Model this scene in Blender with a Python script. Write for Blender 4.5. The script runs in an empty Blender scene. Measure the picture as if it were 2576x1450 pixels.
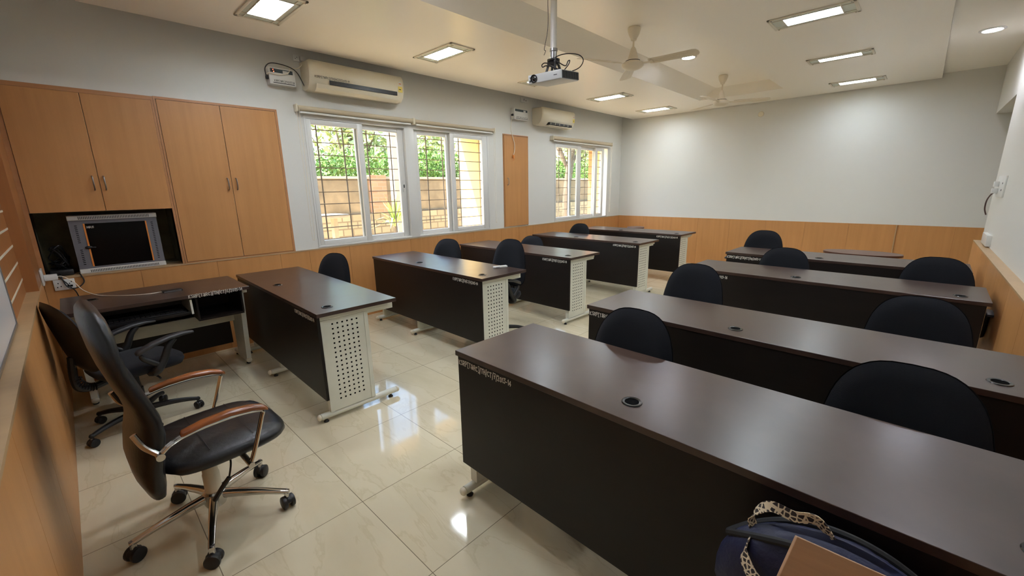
import bpy, bmesh, math, random
from mathutils import Vector, Matrix, Euler
random.seed(7)
PI = math.pi
sc = bpy.context.scene
COL = sc.collection

# ---------------------------------------------------------------- camera
CAMX, CAMY, CAMZ = 4.70104, 0.20734, 1.48258
cam_d = bpy.data.cameras.new('camera')
cam = bpy.data.objects.new('camera', cam_d)
COL.objects.link(cam)
r_ = Vector((0.7241965, 0.68939548, -0.01653198))
u_ = Vector((-0.14781948, 0.17860848, 0.97275301))
f_ = Vector((-0.67356428, 0.70202057, -0.23125371))
M3 = Matrix((r_, u_, -f_)).transposed()
cam.matrix_world = Matrix.Translation((CAMX, CAMY, CAMZ)) @ M3.to_4x4()
cam_d.sensor_fit = 'HORIZONTAL'
cam_d.sensor_width = 36.0
cam_d.lens = 36.0 * 1056.59 / 2576.0
cam_d.clip_start = 0.02
cam_d.clip_end = 200
sc.camera = cam

# ---------------------------------------------------------------- world, sun, exposure
sc.view_settings.view_transform = 'Standard'
sc.view_settings.look = 'None'
sc.view_settings.gamma = 1.0
sc.view_settings.use_curve_mapping = False
sc.view_settings.exposure = 1.82
w = bpy.data.worlds.new('sky'); sc.world = w; w.use_nodes = True
wn = w.node_tree.nodes; wl = w.node_tree.links
sky = wn.new('ShaderNodeTexSky'); sky.sky_type = 'NISHITA'
sky.sun_disc = False; sky.sun_elevation = math.radians(52); sky.sun_rotation = math.radians(205)
sky.air_density = 1.2; sky.dust_density = 2.0
wl.new(sky.outputs['Color'], wn['Background'].inputs['Color'])
wn['Background'].inputs['Strength'].default_value = 0.45
sun_d = bpy.data.lights.new('sun', 'SUN'); sun_d.energy = 8.0; sun_d.angle = math.radians(0.8)
sun_d.color = (1.0, 0.95, 0.86)
sun = bpy.data.objects.new('sun', sun_d); COL.objects.link(sun)
sun.rotation_euler = Vector((-0.333, -0.55, 1.0)).to_track_quat('Z', 'Y').to_euler()
sun.location = (-6, -6, 12)
LAMP = 19.0          # radiance of the recessed tube lights
SPOT = 75.0          # radiance of the round downlights
cy = sc.cycles
cy.max_bounces = 10; cy.diffuse_bounces = 6; cy.glossy_bounces = 4
cy.transparent_max_bounces = 12; cy.transmission_bounces = 4
cy.sample_clamp_indirect = 6.0
cy.caustics_reflective = False; cy.caustics_refractive = False

# ---------------------------------------------------------------- materials
def lin(c):
    return tuple((x / 12.92 if x <= 0.04045 else ((x + 0.055) / 1.055) ** 2.4) for x in [v / 255.0 for v in c])
def mat(name, rgb, rough=0.5, metal=0.0, spec=0.5, sheen=0.0, coat=0.0, bump=None, var=None, emit=None, estr=0.0):
    """rgb in sRGB 0..255.  var=(scale xyz, amount, detail)  bump=(scale, strength)"""
    m = bpy.data.materials.new(name); m.use_nodes = True
    n = m.node_tree.nodes; l = m.node_tree.links; b = n['Principled BSDF']
    c = lin(rgb)
    b.inputs['Base Color'].default_value = (*c, 1)
    b.inputs['Roughness'].default_value = rough
    b.inputs['Metallic'].default_value = metal
    b.inputs['Specular IOR Level'].default_value = spec
    if sheen: b.inputs['Sheen Weight'].default_value = sheen
    if coat: b.inputs['Coat Weight'].default_value = coat; b.inputs['Coat Roughness'].default_value = 0.15
    if emit is not None:
        b.inputs['Emission Color'].default_value = (*emit, 1); b.inputs['Emission Strength'].default_value = estr
    if var or bump:
        tc = n.new('ShaderNodeTexCoord')
    if var:
        mp = n.new('ShaderNodeMapping'); mp.inputs['Scale'].default_value = var[0]
        nz = n.new('ShaderNodeTexNoise'); nz.inputs['Scale'].default_value = 1.0; nz.inputs['Detail'].default_value = var[2]
        nz.inputs['Roughness'].default_value = 0.6
        rp = n.new('ShaderNodeMapRange'); rp.inputs['From Min'].default_value = 0.3; rp.inputs['From Max'].default_value = 0.7
        rp.inputs['To Min'].default_value = 1 - var[1]; rp.inputs['To Max'].default_value = 1 + var[1]
        mx = n.new('ShaderNodeVectorMath'); mx.operation = 'SCALE'; mx.inputs[0].default_value = c
        l.new(tc.outputs['Object'], mp.inputs['Vector']); l.new(mp.outputs['Vector'], nz.inputs['Vector'])
        l.new(nz.outputs['Fac'], rp.inputs['Value']); l.new(rp.outputs['Result'], mx.inputs['Scale'])
        l.new(mx.outputs['Vector'], b.inputs['Base Color'])
    if bump:
        nb = n.new('ShaderNodeTexNoise'); nb.inputs['Scale'].default_value = bump[0]; nb.inputs['Detail'].default_value = 4
        bp = n.new('ShaderNodeBump'); bp.inputs['Strength'].default_value = bump[1]; bp.inputs['Distance'].default_value = 0.01
        l.new(tc.outputs['Object'], nb.inputs['Vector']); l.new(nb.outputs['Fac'], bp.inputs['Height'])
        l.new(bp.outputs['Normal'], b.inputs['Normal'])
    return m

WALL = mat('wall_paint', (214, 213, 207), 0.55, bump=(160, 0.05))
CEIL = mat('ceiling_enamel', (246, 241, 230), 0.30, bump=(9, 0.03))
WHITEP = mat('white_upvc', (216, 216, 212), 0.3)
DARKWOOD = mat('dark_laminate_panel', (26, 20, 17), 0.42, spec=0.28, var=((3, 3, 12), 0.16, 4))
DTOP = None
WMETAL = mat('white_powder_metal', (214, 214, 200), 0.35, var=((8, 8, 8), 0.04, 3))
HOLE = mat('dark_interior', (10, 10, 10), 0.9, spec=0.05)
BPLAST = mat('black_plastic', (24, 24, 25), 0.42, bump=(300, 0.05))
GPLAST = mat('grey_black_plastic', (48, 48, 50), 0.45)
FABRIC = mat('black_fabric', (25, 26, 31), 0.95, spec=0.2, sheen=0.08, bump=(700, 0.35))
LEATHER = mat('black_leather', (20, 19, 20), 0.36, bump=(60, 0.10), var=((6, 6, 6), 0.2, 3))
CHROME = mat('chrome', (200, 198, 194), 0.14, metal=1.0)
STEEL = mat('brushed_steel', (150, 150, 150), 0.35, metal=1.0)
ARMWOOD = mat('varnished_arm_wood', (136, 76, 36), 0.25, var=((30, 6, 30), 0.35, 4), coat=0.4)
IVORY = mat('ivory_plastic', (222, 214, 192), 0.35)
CREAM = mat('cream_enamel', (226, 216, 196), 0.35)
LETTER = mat('white_marker_paint', (225, 222, 210), 0.7)
BLACKINK = mat('black_ink', (25, 25, 28), 0.6)
GREYMET = mat('rack_grey_metal', (108, 108, 114), 0.45, bump=(500, 0.1))
LGREY = mat('rack_light_grey', (208, 208, 204), 0.45)
ORANGE = mat('orange_trim', (222, 136, 58), 0.5)
BGLASS = mat('smoked_rack_glass', (6, 6, 7), 0.18, spec=0.15)
BEIGE = mat('roller_blind_fabric', (186, 172, 146), 0.7, var=((3, 1, 3), 0.08, 4))
WHITECORD = mat('white_cord', (232, 224, 206), 0.5)
BLACKCORD = mat('black_cord', (20, 20, 22), 0.45)
LEDGE = mat('beige_ledge_laminate', (176, 146, 108), 0.4, var=((6, 2, 2), 0.12, 4))
WBOARD = mat('whiteboard_enamel', (214, 216, 218), 0.18)
STONE = mat('outdoor_plaster', (126, 108, 82), 0.9, var=((2.2, 2.2, 2.2), 0.35, 6), bump=(20, 0.3))
CREAMW = mat('exterior_cream_paint', (206, 178, 124), 0.8)
ORANGEW = mat('exterior_orange_paint', (206, 128, 78), 0.8)
GROUND = mat('outdoor_soil', (222, 198, 160), 0.95, var=((2, 2, 2), 0.25, 5))
LEAF = mat('hedge_leaf', (100, 132, 56), 0.6, var=((3, 3, 3), 0.45, 3))
LEAF2 = mat('tree_leaf', (164, 174, 120), 0.6, var=((3, 3, 3), 0.4, 3))
YUCCA = mat('yucca_leaf', (150, 168, 92), 0.5, var=((5, 5, 5), 0.3, 2))
BARK = mat('bark', (96, 84, 70), 0.9, var=((10, 10, 2), 0.3, 4), bump=(30, 0.5))
CONC = mat('pale_concrete', (160, 150, 134), 0.9, var=((4, 4, 4), 0.12, 4))
BARIRON = mat('grill_iron', (128, 112, 98), 0.6)
ALU = mat('lamp_frame_enamel', (222, 216, 200), 0.35)
NAVY = mat('navy_bag_cloth', (13, 19, 56), 0.55, var=((9, 9, 9), 0.25, 3), bump=(60, 0.3))
BLACKCLOTH = mat('black_webbing', (16, 16, 18), 0.7)
STRAP = mat('patterned_strap', (196, 178, 150), 0.6)
TANBOARD = mat('tan_board', (188, 150, 118), 0.45, var=((3, 60, 3), 0.10, 3))
REDLED = mat('red_led', (200, 30, 20), 0.4, emit=(1.0, 0.08, 0.03), estr=4)
YELLOWL = mat('yellow_energy_label', (226, 206, 110), 0.6)
DKLABEL = mat('dark_label', (50, 66, 72), 0.5)
PROJ = mat('projector_body', (196, 200, 200), 0.4)
LENS = mat('lens_glass', (10, 10, 14), 0.05, spec=0.9)
BROWNT = mat('brown_oval_top', (88, 52, 36), 0.35)
NICHEP = mat('niche_plaster', (140, 134, 104), 0.85, var=((6, 6, 6), 0.35, 5))
LAMPE = mat('lamp_diffuser', (230, 235, 240), 0.5, emit=(0.80, 0.90, 1.0), estr=LAMP)
SPOTE = mat('downlight_diffuser', (240, 240, 245), 0.5, emit=(0.86, 0.88, 1.0), estr=SPOT)
FROST = mat('frosted_lamp_end', (205, 214, 204), 0.3)

def wood_mat(name, rgb, axis='Z'):
    m = bpy.data.materials.new(name); m.use_nodes = True
    n = m.node_tree.nodes; l = m.node_tree.links; b = n['Principled BSDF']
    tc = n.new('ShaderNodeTexCoord')
    mp = n.new('ShaderNodeMapping')
    s = {'Z': (19, 19, 1.0), 'Y': (19, 1.0, 19), 'X': (1.0, 19, 19)}[axis]
    mp.inputs['Scale'].default_value = s
    nz = n.new('ShaderNodeTexNoise'); nz.inputs['Scale'].default_value = 1; nz.inputs['Detail'].default_value = 5; nz.inputs['Roughness'].default_value = 0.62
    nz2 = n.new('ShaderNodeTexNoise'); nz2.inputs['Scale'].default_value = 2.0; nz2.inputs['Detail'].default_value = 3
    cr = n.new('ShaderNodeValToRGB')
    c = lin(rgb)
    e = cr.color_ramp.elements
    e[0].position = 0.25; e[0].color = (c[0] * 0.90, c[1] * 0.87, c[2] * 0.83, 1)
    e[1].position = 0.72; e[1].color = (min(1, c[0] * 1.06), c[1] * 1.07, c[2] * 1.10, 1)
    rp = n.new('ShaderNodeMapRange'); rp.inputs['To Min'].default_value = 0.88; rp.inputs['To Max'].default_value = 1.12
    mx = n.new('ShaderNodeVectorMath'); mx.operation = 'SCALE'
    l.new(tc.outputs['Object'], mp.inputs['Vector']); l.new(mp.outputs['Vector'], nz.inputs['Vector'])
    l.new(tc.outputs['Object'], nz2.inputs['Vector']); l.new(nz2.outputs['Fac'], rp.inputs['Value'])
    l.new(nz.outputs['Fac'], cr.inputs['Fac']); l.new(cr.outputs['Color'], mx.inputs[0]); l.new(rp.outputs['Result'], mx.inputs['Scale'])
    l.new(mx.outputs['Vector'], b.inputs['Base Color'])
    b.inputs['Roughness'].default_value = 0.38
    return m
WOOD = wood_mat('oak_laminate', (190, 136, 82))
WOODH = wood_mat('oak_laminate_trim', (178, 126, 82), 'Y')
WOODD = wood_mat('brown_column_laminate', (158, 104, 58))

def desk_top_mat():
    m = bpy.data.materials.new('wenge_desk_top'); m.use_nodes = True
    n = m.node_tree.nodes; l = m.node_tree.links; b = n['Principled BSDF']
    tc = n.new('ShaderNodeTexCoord')
    n1 = n.new('ShaderNodeTexNoise'); n1.inputs['Scale'].default_value = 6.0; n1.inputs['Detail'].default_value = 5; n1.inputs['Roughness'].default_value = 0.55; n1.inputs['Distortion'].default_value = 0.3
    mp = n.new('ShaderNodeMapping'); mp.inputs['Scale'].default_value = (2.0, 40, 40)
    n2 = n.new('ShaderNodeTexNoise'); n2.inputs['Scale'].default_value = 1.0; n2.inputs['Detail'].default_value = 4
    cr = n.new('ShaderNodeValToRGB'); e = cr.color_ramp.elements
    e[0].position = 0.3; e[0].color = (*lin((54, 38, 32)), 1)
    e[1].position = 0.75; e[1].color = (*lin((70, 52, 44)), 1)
    rr = n.new('ShaderNodeMapRange'); rr.inputs['From Min'].default_value = 0.3; rr.inputs['From Max'].default_value = 0.75
    rr.inputs['To Min'].default_value = 0.278; rr.inputs['To Max'].default_value = 0.32
    ad = n.new('ShaderNodeMath'); ad.operation = 'MULTIPLY_ADD'; ad.inputs[1].default_value = 0.35
    l.new(tc.outputs['Object'], n1.inputs['Vector']); l.new(tc.outputs['Object'], mp.inputs['Vector']); l.new(mp.outputs['Vector'], n2.inputs['Vector'])
    l.new(n2.outputs['Fac'], ad.inputs[0]); 
    sb = n.new('ShaderNodeMath'); sb.operation = 'SUBTRACT'; sb.inputs[1].default_value = 0.17
    l.new(n1.outputs['Fac'], sb.inputs[0]); l.new(sb.outputs['Value'], ad.inputs[2])
    l.new(n1.outputs['Fac'], cr.inputs['Fac']); l.new(cr.outputs['Color'], b.inputs['Base Color'])
    l.new(n1.outputs['Fac'], rr.inputs['Value']); l.new(rr.outputs['Result'], b.inputs['Roughness'])
    b.inputs['Specular IOR Level'].default_value = 0.62
    return m
DTOP = desk_top_mat()

def floor_mat():
    m = bpy.data.materials.new('polished_floor_tiles'); m.use_nodes = True
    n = m.node_tree.nodes; l = m.node_tree.links; b = n['Principled BSDF']
    tc = n.new('ShaderNodeTexCoord')
    sx = n.new('ShaderNodeSeparateXYZ'); l.new(tc.outputs['Object'], sx.inputs['Vector'])
    P = 0.576
    def jdist(out, off):
        a = n.new('ShaderNodeMath'); a.operation = 'SUBTRACT'; a.inputs[1].default_value = off - 20 * P
        d = n.new('ShaderNodeMath'); d.operation = 'MODULO'; d.inputs[1].default_value = P
        p = n.new('ShaderNodeMath'); p.operation = 'PINGPONG'; p.inputs[1].default_value = P / 2
        l.new(out, a.inputs[0]); l.new(a.outputs[0], p.inputs[0])
        fl = n.new('ShaderNodeMath'); fl.operation = 'DIVIDE'; fl.inputs[1].default_value = P
        f2 = n.new('ShaderNodeMath'); f2.operation = 'FLOOR'; l.new(a.outputs[0], fl.inputs[0]); l.new(fl.outputs[0], f2.inputs[0])
        return p.outputs[0], f2.outputs[0]
    dx, ix = jdist(sx.outputs['X'], 2.94); dy, iy = jdist(sx.outputs['Y'], 0.96)
    mn = n.new('ShaderNodeMath'); mn.operation = 'MINIMUM'; l.new(dx, mn.inputs[0]); l.new(dy, mn.inputs[1])
    gr = n.new('ShaderNodeMapRange'); gr.inputs['From Min'].default_value = 0.0008; gr.inputs['From Max'].default_value = 0.0022
    l.new(mn.outputs[0], gr.inputs['Value'])
    # every tile carries its own stretch of vein pattern
    cb = n.new('ShaderNodeCombineXYZ'); l.new(ix, cb.inputs['X']); l.new(iy, cb.inputs['Y'])
    wn_ = n.new('ShaderNodeTexWhiteNoise'); wn_.noise_dimensions = '2D'; l.new(cb.outputs['Vector'], wn_.inputs['Vector'])
    of = n.new('ShaderNodeVectorMath'); of.operation = 'MULTIPLY_ADD'; of.inputs[1].default_value = (7, 7, 7)
    l.new(wn_.outputs['Color'], of.inputs[0]); l.new(tc.outputs['Object'], of.inputs[2])
    mp = n.new('ShaderNodeMapping'); mp.inputs['Rotation'].default_value = (0, 0, 0.9); mp.inputs['Scale'].default_value = (1.0, 3.2, 1)
    l.new(of.outputs['Vector'], mp.inputs['Vector'])
    nz = n.new('ShaderNodeTexNoise'); nz.inputs['Scale'].default_value = 1.2; nz.inputs['Detail'].default_value = 6; nz.inputs['Roughness'].default_value = 0.55; nz.inputs['Distortion'].default_value = 0.5
    l.new(mp.outputs['Vector'], nz.inputs['Vector'])
    cr = n.new('ShaderNodeValToRGB'); e = cr.color_ramp.elements
    e[0].position = 0.28; e[0].color = (*lin((202, 191, 160)), 1)
    e[1].position = 0.72; e[1].color = (*lin((216, 206, 178)), 1)
    v1 = cr.color_ramp.elements.new(0.50); v1.color = (*lin((211, 200, 171)), 1)
    v2 = cr.color_ramp.elements.new(0.515); v2.color = (*lin((203, 191, 160)), 1)
    v3 = cr.color_ramp.elements.new(0.53); v3.color = (*lin((213, 202, 173)), 1)
    l.new(nz.outputs['Fac'], cr.inputs['Fac'])
    mx = n.new('ShaderNodeMix'); mx.data_type = 'RGBA'
    l.new(gr.outputs['Result'], mx.inputs[0]); mx.inputs[6].default_value = (*lin((120, 108, 90)), 1); l.new(cr.outputs['Color'], mx.inputs[7])
    l.new(mx.outputs[2], b.inputs['Base Color'])
    b.inputs['Roughness'].default_value = 0.07
    b.inputs['Specular IOR Level'].default_value = 0.6
    bp = n.new('ShaderNodeBump'); bp.inputs['Strength'].default_value = 0.02; bp.inputs['Distance'].default_value = 0.01
    nb = n.new('ShaderNodeTexNoise'); nb.inputs['Scale'].default_value = 6; l.new(tc.outputs['Object'], nb.inputs['Vector'])
    l.new(nb.outputs['Fac'], bp.inputs['Height']); l.new(bp.outputs['Normal'], b.inputs['Normal'])
    return m
FLOOR = floor_mat()

def brick_mat(name, c1, c2, cm, sc_, bw=0.5, rh=0.25, ms=0.03):
    m = bpy.data.materials.new(name); m.use_nodes = True
    n = m.node_tree.nodes; l = m.node_tree.links; b = n['Principled BSDF']
    tc = n.new('ShaderNodeTexCoord'); sp = n.new('ShaderNodeSeparateXYZ'); cb = n.new('ShaderNodeCombineXYZ')
    l.new(tc.outputs['Object'], sp.inputs[0]); l.new(sp.outputs['Y'], cb.inputs['X']); l.new(sp.outputs['Z'], cb.inputs['Y'])
    br = n.new('ShaderNodeTexBrick'); br.inputs['Scale'].default_value = sc_
    br.inputs['Color1'].default_value = (*lin(c1), 1); br.inputs['Color2'].default_value = (*lin(c2), 1); br.inputs['Mortar'].default_value = (*lin(cm), 1)
    br.inputs['Brick Width'].default_value = bw; br.inputs['Row Height'].default_value = rh; br.inputs['Mortar Size'].default_value = ms
    l.new(cb.outputs[0], br.inputs['Vector']); l.new(br.outputs['Color'], b.inputs['Base Color'])
    b.inputs['Roughness'].default_value = 0.9
    return m
RUBBLE = brick_mat('rubble_stone', (160, 144, 114), (140, 126, 98), (118, 102, 80), 1.0, 0.22, 0.15, 0.014)
BRICK = brick_mat('red_brick', (180, 130, 98), (166, 118, 88), (160, 132, 108), 1.0, 0.24, 0.08, 0.01)

def glass_mat():
    m = bpy.data.materials.new('window_glass'); m.use_nodes = True
    n = m.node_tree.nodes; l = m.node_tree.links
    for x in list(n): n.remove(x)
    o = n.new('ShaderNodeOutputMaterial'); t = n.new('ShaderNodeBsdfTransparent'); g = n.new('ShaderNodeBsdfGlossy')
    t.inputs['Color'].default_value = (0.93, 0.95, 0.94, 1); g.inputs['Roughness'].default_value = 0.02
    fr = n.new('ShaderNodeLayerWeight'); fr.inputs['Blend'].default_value = 0.5
    pw = n.new('ShaderNodeMath'); pw.operation = 'POWER'; pw.inputs[1].default_value = 5.0; l.new(fr.outputs['Facing'], pw.inputs[0])
    ma = n.new('ShaderNodeMath'); ma.operation = 'MULTIPLY_ADD'; ma.inputs[1].default_value = 0.5; ma.inputs[2].default_value = 0.02; l.new(pw.outputs[0], ma.inputs[0])
    mx = n.new('ShaderNodeMixShader')
    l.new(ma.outputs[0], mx.inputs[0]); l.new(t.outputs[0], mx.inputs[1]); l.new(g.outputs[0], mx.inputs[2]); l.new(mx.outputs[0], o.inputs['Surface'])
    return m
GLASS = glass_mat()

def strap_mat():
    m = bpy.data.materials.new('woven_strap_pattern'); m.use_nodes = True
    n = m.node_tree.nodes; l = m.node_tree.links; b = n['Principled BSDF']
    tc = n.new('ShaderNodeTexCoord'); vo = n.new('ShaderNodeTexVoronoi'); vo.feature = 'DISTANCE_TO_EDGE'; vo.inputs['Scale'].default_value = 95
    rp = n.new('ShaderNodeValToRGB'); e = rp.color_ramp.elements
    e[0].position = 0.10; e[0].color = (*lin((206, 188, 158)), 1); e[1].position = 0.16; e[1].color = (*lin((40, 28, 26)), 1)
    l.new(tc.outputs['Object'], vo.inputs['Vector']); l.new(vo.outputs['Distance'], rp.inputs['Fac']); l.new(rp.outputs['Color'], b.inputs['Base Color'])
    b.inputs['Roughness'].default_value = 0.6
    return m
STRAPM = strap_mat()

# ---------------------------------------------------------------- mesh helpers
class MB:
    def __init__(self):
        self.bm = bmesh.new(); self.mats = []
    def mi(self, m):
        if m not in self.mats: self.mats.append(m)
        return self.mats.index(m)
    def _fin(self, verts, m, M):
        i = self.mi(m)
        fs = set()
        for v in verts:
            for f in v.link_faces: fs.add(f)
        for f in fs: f.material_index = i
        if M is not None: bmesh.ops.transform(self.bm, matrix=M, verts=verts)
        return verts
    def box(self, x0, x1, y0, y1, z0, z1, m, M=None, bev=0.0, seg=2):
        r = bmesh.ops.create_cube(self.bm, size=1.0)
        vs = r['verts']
        for v in vs:
            v.co = Vector(((x0 + x1) / 2 + v.co.x * (x1 - x0), (y0 + y1) / 2 + v.co.y * (y1 - y0), (z0 + z1) / 2 + v.co.z * (z1 - z0)))
        if bev > 0:
            es = list({e for v in vs for e in v.link_edges})
            rb = bmesh.ops.bevel(self.bm, geom=es, offset=bev, segments=seg, affect='EDGES', profile=0.5)
            vs = list({v for f in rb['faces'] for v in f.verts} | {v for v in vs if v.is_valid})
        return self._fin(vs, m, M)
    def quad(self, pts, m):
        vs = [self.bm.verts.new(p) for p in pts]
        f = self.bm.faces.new(vs); f.material_index = self.mi(m); return f
    def prism(self, poly, z0, z1, m, M=None):
        n = len(poly)
        a = [self.bm.verts.new((p[0], p[1], z0)) for p in poly]; b = [self.bm.verts.new((p[0], p[1], z1)) for p in poly]
        self.bm.faces.new(list(reversed(a))); self.bm.faces.new(b)
        for i in range(n):
            self.bm.faces.new((a[i], a[(i + 1) % n], b[(i + 1) % n], b[i]))
        return self._fin(a + b, m, M)
    def lathe(self, prof, m, c=(0, 0, 0), seg=24, M=None):
        rings = []
        allv = []
        for (r, z) in prof:
            if r < 1e-5:
                v = self.bm.verts.new((c[0], c[1], c[2] + z)); rings.append([v]); allv.append(v)
            else:
                ring = [self.bm.verts.new((c[0] + r * math.cos(2 * PI * k / seg), c[1] + r * math.sin(2 * PI * k / seg), c[2] + z)) for k in range(seg)]
                rings.append(ring); allv += ring
        for a, b in zip(rings, rings[1:]):
            for k in range(seg):
                k2 = (k + 1) % seg
                if len(a) == 1 and len(b) == 1: continue
                if len(a) == 1: self.bm.faces.new((a[0], b[k2], b[k]))
                elif len(b) == 1: self.bm.faces.new((a[k], a[k2], b[0]))
                else: self.bm.faces.new((a[k], a[k2], b[k2], b[k]))
        return self._fin(allv, m, M)
    def tube(self, path, r, m, seg=10, M=None, smooth=True, cap=True):
        pts = [Vector(p) for p in path]
        if smooth and len(pts) > 2: pts = catmull(pts, 6)
        rad = r if isinstance(r, (list, tuple)) else None
        n = len(pts); rings = []; allv = []
        t0 = (pts[1] - pts[0]).normalized()
        ref = Vector((0, 0, 1)) if abs(t0.z) < 0.9 else Vector((1, 0, 0))
        nrm = t0.cross(ref).normalized()
        for i, p in enumerate(pts):
            t = (pts[min(i + 1, n - 1)] - pts[max(i - 1, 0)]).normalized()
            nrm = (nrm - t * nrm.dot(t)).normalized(); bn = t.cross(nrm)
            rr = r if rad is None else rad[0] + (rad[1] - rad[0]) * i / (n - 1)
            ring = [self.bm.verts.new(p + (nrm * math.cos(2 * PI * k / seg) + bn * math.sin(2 * PI * k / seg)) * rr) for k in range(seg)]
            rings.append(ring); allv += ring
        for a, b in zip(rings, rings[1:]):
            for k in range(seg): self.bm.faces.new((a[k], a[(k + 1) % seg], b[(k + 1) % seg], b[k]))
        if cap:
            self.bm.faces.new(list(reversed(rings[0]))); self.bm.faces.new(rings[-1])
        return self._fin(allv, m, M)
    def loft(self, rings, m, closed_ring=True, cap=True, M=None):
        vr = [[self.bm.verts.new(p) for p in ring] for ring in rings]
        n = len(vr[0])
        for a, b in zip(vr, vr[1:]):
            for k in range(n if closed_ring else n - 1):
                self.bm.faces.new((a[k], a[(k + 1) % n], b[(k + 1) % n], b[k]))
        if cap and closed_ring:
            self.bm.faces.new(list(reversed(vr[0]))); self.bm.faces.new(vr[-1])
        return self._fin([v for r in vr for v in r], m, M)
    def sphere(self, c, r, m, seg=16, sc_=(1, 1, 1), M=None):
        q = bmesh.ops.create_uvsphere(self.bm, u_segments=seg, v_segments=max(6, seg // 2), radius=r)
        for v in q['verts']: v.co = Vector((c[0] + v.co.x * sc_[0], c[1] + v.co.y * sc_[1], c[2] + v.co.z * sc_[2]))
        return self._fin(q['verts'], m, M)
    def build(self, name, parent=None, smooth=True, angle=35, sub=0, loc=None, rot=None):
        bmesh.ops.recalc_face_normals(self.bm, faces=self.bm.faces[:])
        me = bpy.data.meshes.new(name); self.bm.to_mesh(me); self.bm.free()
        for m in self.mats: me.materials.append(m)
        if smooth:
            me.shade_smooth()
            me.set_sharp_from_angle(angle=math.radians(angle))
        o = bpy.data.objects.new(name, me); COL.objects.link(o)
        if parent: o.parent = parent
        if loc: o.location = loc
        if rot: o.rotation_euler = rot
        if sub:
            s = o.modifiers.new('sub', 'SUBSURF'); s.levels = sub; s.render_levels = sub
        return o

def catmull(pts, k):
    out = []
    n = len(pts)
    for i in range(n - 1):
        p0 = pts[max(i - 1, 0)]; p1 = pts[i]; p2 = pts[i + 1]; p3 = pts[min(i + 2, n - 1)]
        for j in range(k):
            t = j / k
            out.append(0.5 * ((2 * p1) + (p2 - p0) * t + (2 * p0 - 5 * p1 + 4 * p2 - p3) * t * t + (3 * p1 - p0 - 3 * p2 + p3) * t ** 3))
    out.append(pts[-1])
    return out
def tag(o, label=None, cat=None, group=None, kind=None):
    if label: o['label'] = label
    if cat: o['category'] = cat
    if group: o['group'] = group
    if kind: o['kind'] = kind
    return o
def thing(name, label, cat, loc=(0, 0, 0), rz=0.0, group=None):
    o = bpy.data.objects.new(name, None); COL.objects.link(o)
    o.location = loc; o.rotation_euler = (0, 0, rz); o.empty_display_size = 0.1
    return tag(o, label, cat, group)
def copy_tree(o, parent=None):
    c = o.copy(); COL.objects.link(c)
    if parent: c.parent = parent
    for ch in [x for x in KIDS.get(o.name, [])]:
        c2 = copy_tree(ch, c)
        KIDS.setdefault(c.name, []).append(c2)
    return c
KIDS = {}
def index_kids():
    KIDS.clear()
    for o in COL.objects:
        if o.parent: KIDS.setdefault(o.parent.name, []).append(o)
def struct(o):
    o['kind'] = 'structure'; return o

# single-stroke hand lettering, drawn as thin ribbons
GL = {
 'K': [[(0, 0), (0, 1)], [(.6, 1), (0, .45), (.65, 0)]], 'S': [[(.6, .85), (.35, 1), (.05, .85), (.1, .6), (.5, .42), (.6, .2), (.3, 0), (0, .12)]],
 'R': [[(0, 0), (0, 1), (.45, 1), (.6, .78), (.45, .55), (0, .5)], [(.25, .5), (.62, 0)]], 'P': [[(0, 0), (0, 1), (.45, 1), (.6, .75), (.4, .5), (0, .48)]],
 '[': [[(.35, 1.1), (.05, 1.1), (.05, -.15), (.35, -.15)]], ']': [[(.05, 1.1), (.35, 1.1), (.35, -.15), (.05, -.15)]],
 'T': [[(0, 1), (.65, 1)], [(.32, 1), (.32, 0)]], 'H': [[(0, 0), (0, 1)], [(.55, 0), (.55, 1)], [(0, .5), (.55, .5)]],
 '&': [[(.6, .45), (.2, -.05), (0, .2), (.45, .7), (.3, 1), (.12, .8), (.55, 0)]], 'C': [[(.6, .82), (.35, 1), (.05, .7), (.05, .3), (.35, 0), (.6, .15)]],
 '/': [[(.02, -.3), (.32, 1.15)]], '|': [[(.12, -.3), (.12, 1.15)]], '-': [[(.02, .45), (.3, .45)]], 'A': [[(0, 0), (.3, 1), (.6, 0)], [(.12, .4), (.48, .4)]],
 '0': [[(.3, .9), (.05, .65), (.05, .25), (.3, 0), (.52, .25), (.52, .65), (.3, .9)]], '1': [[(.05, .75), (.22, 1), (.22, 0)]],
 '2': [[(0, .8), (.25, 1), (.5, .8), (.4, .5), (0, 0), (.55, .02)]], '3': [[(0, .9), (.5, .95), (.25, .6), (.52, .35), (.3, 0), (0, .08)]],
 '4': [[(.35, 0), (.35, 1), (0, .35), (.55, .35)]], '5': [[(.5, 1), (.08, 1), (.05, .55), (.4, .6), (.5, .25), (.25, 0), (0, .1)]],
 '6': [[(.45, 1), (.1, .6), (.05, .2), (.3, 0), (.52, .22), (.35, .5), (.08, .35)]], '7': [[(0, 1), (.5, 1), (.2, 0)], [(.1, .5), (.45, .5)]],
 '8': [[(.28, .52), (.05, .75), (.28, 1), (.5, .75), (.28, .52), (.02, .25), (.28, 0), (.54, .25), (.28, .52)]],
 '9': [[(.5, .65), (.25, .5), (.05, .75), (.25, 1), (.5, .8), (.45, .3), (.2, 0)]], 'M': [[(0, 0), (0, 1), (.3, .4), (.6, 1), (.6, 0)]],
}
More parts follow.
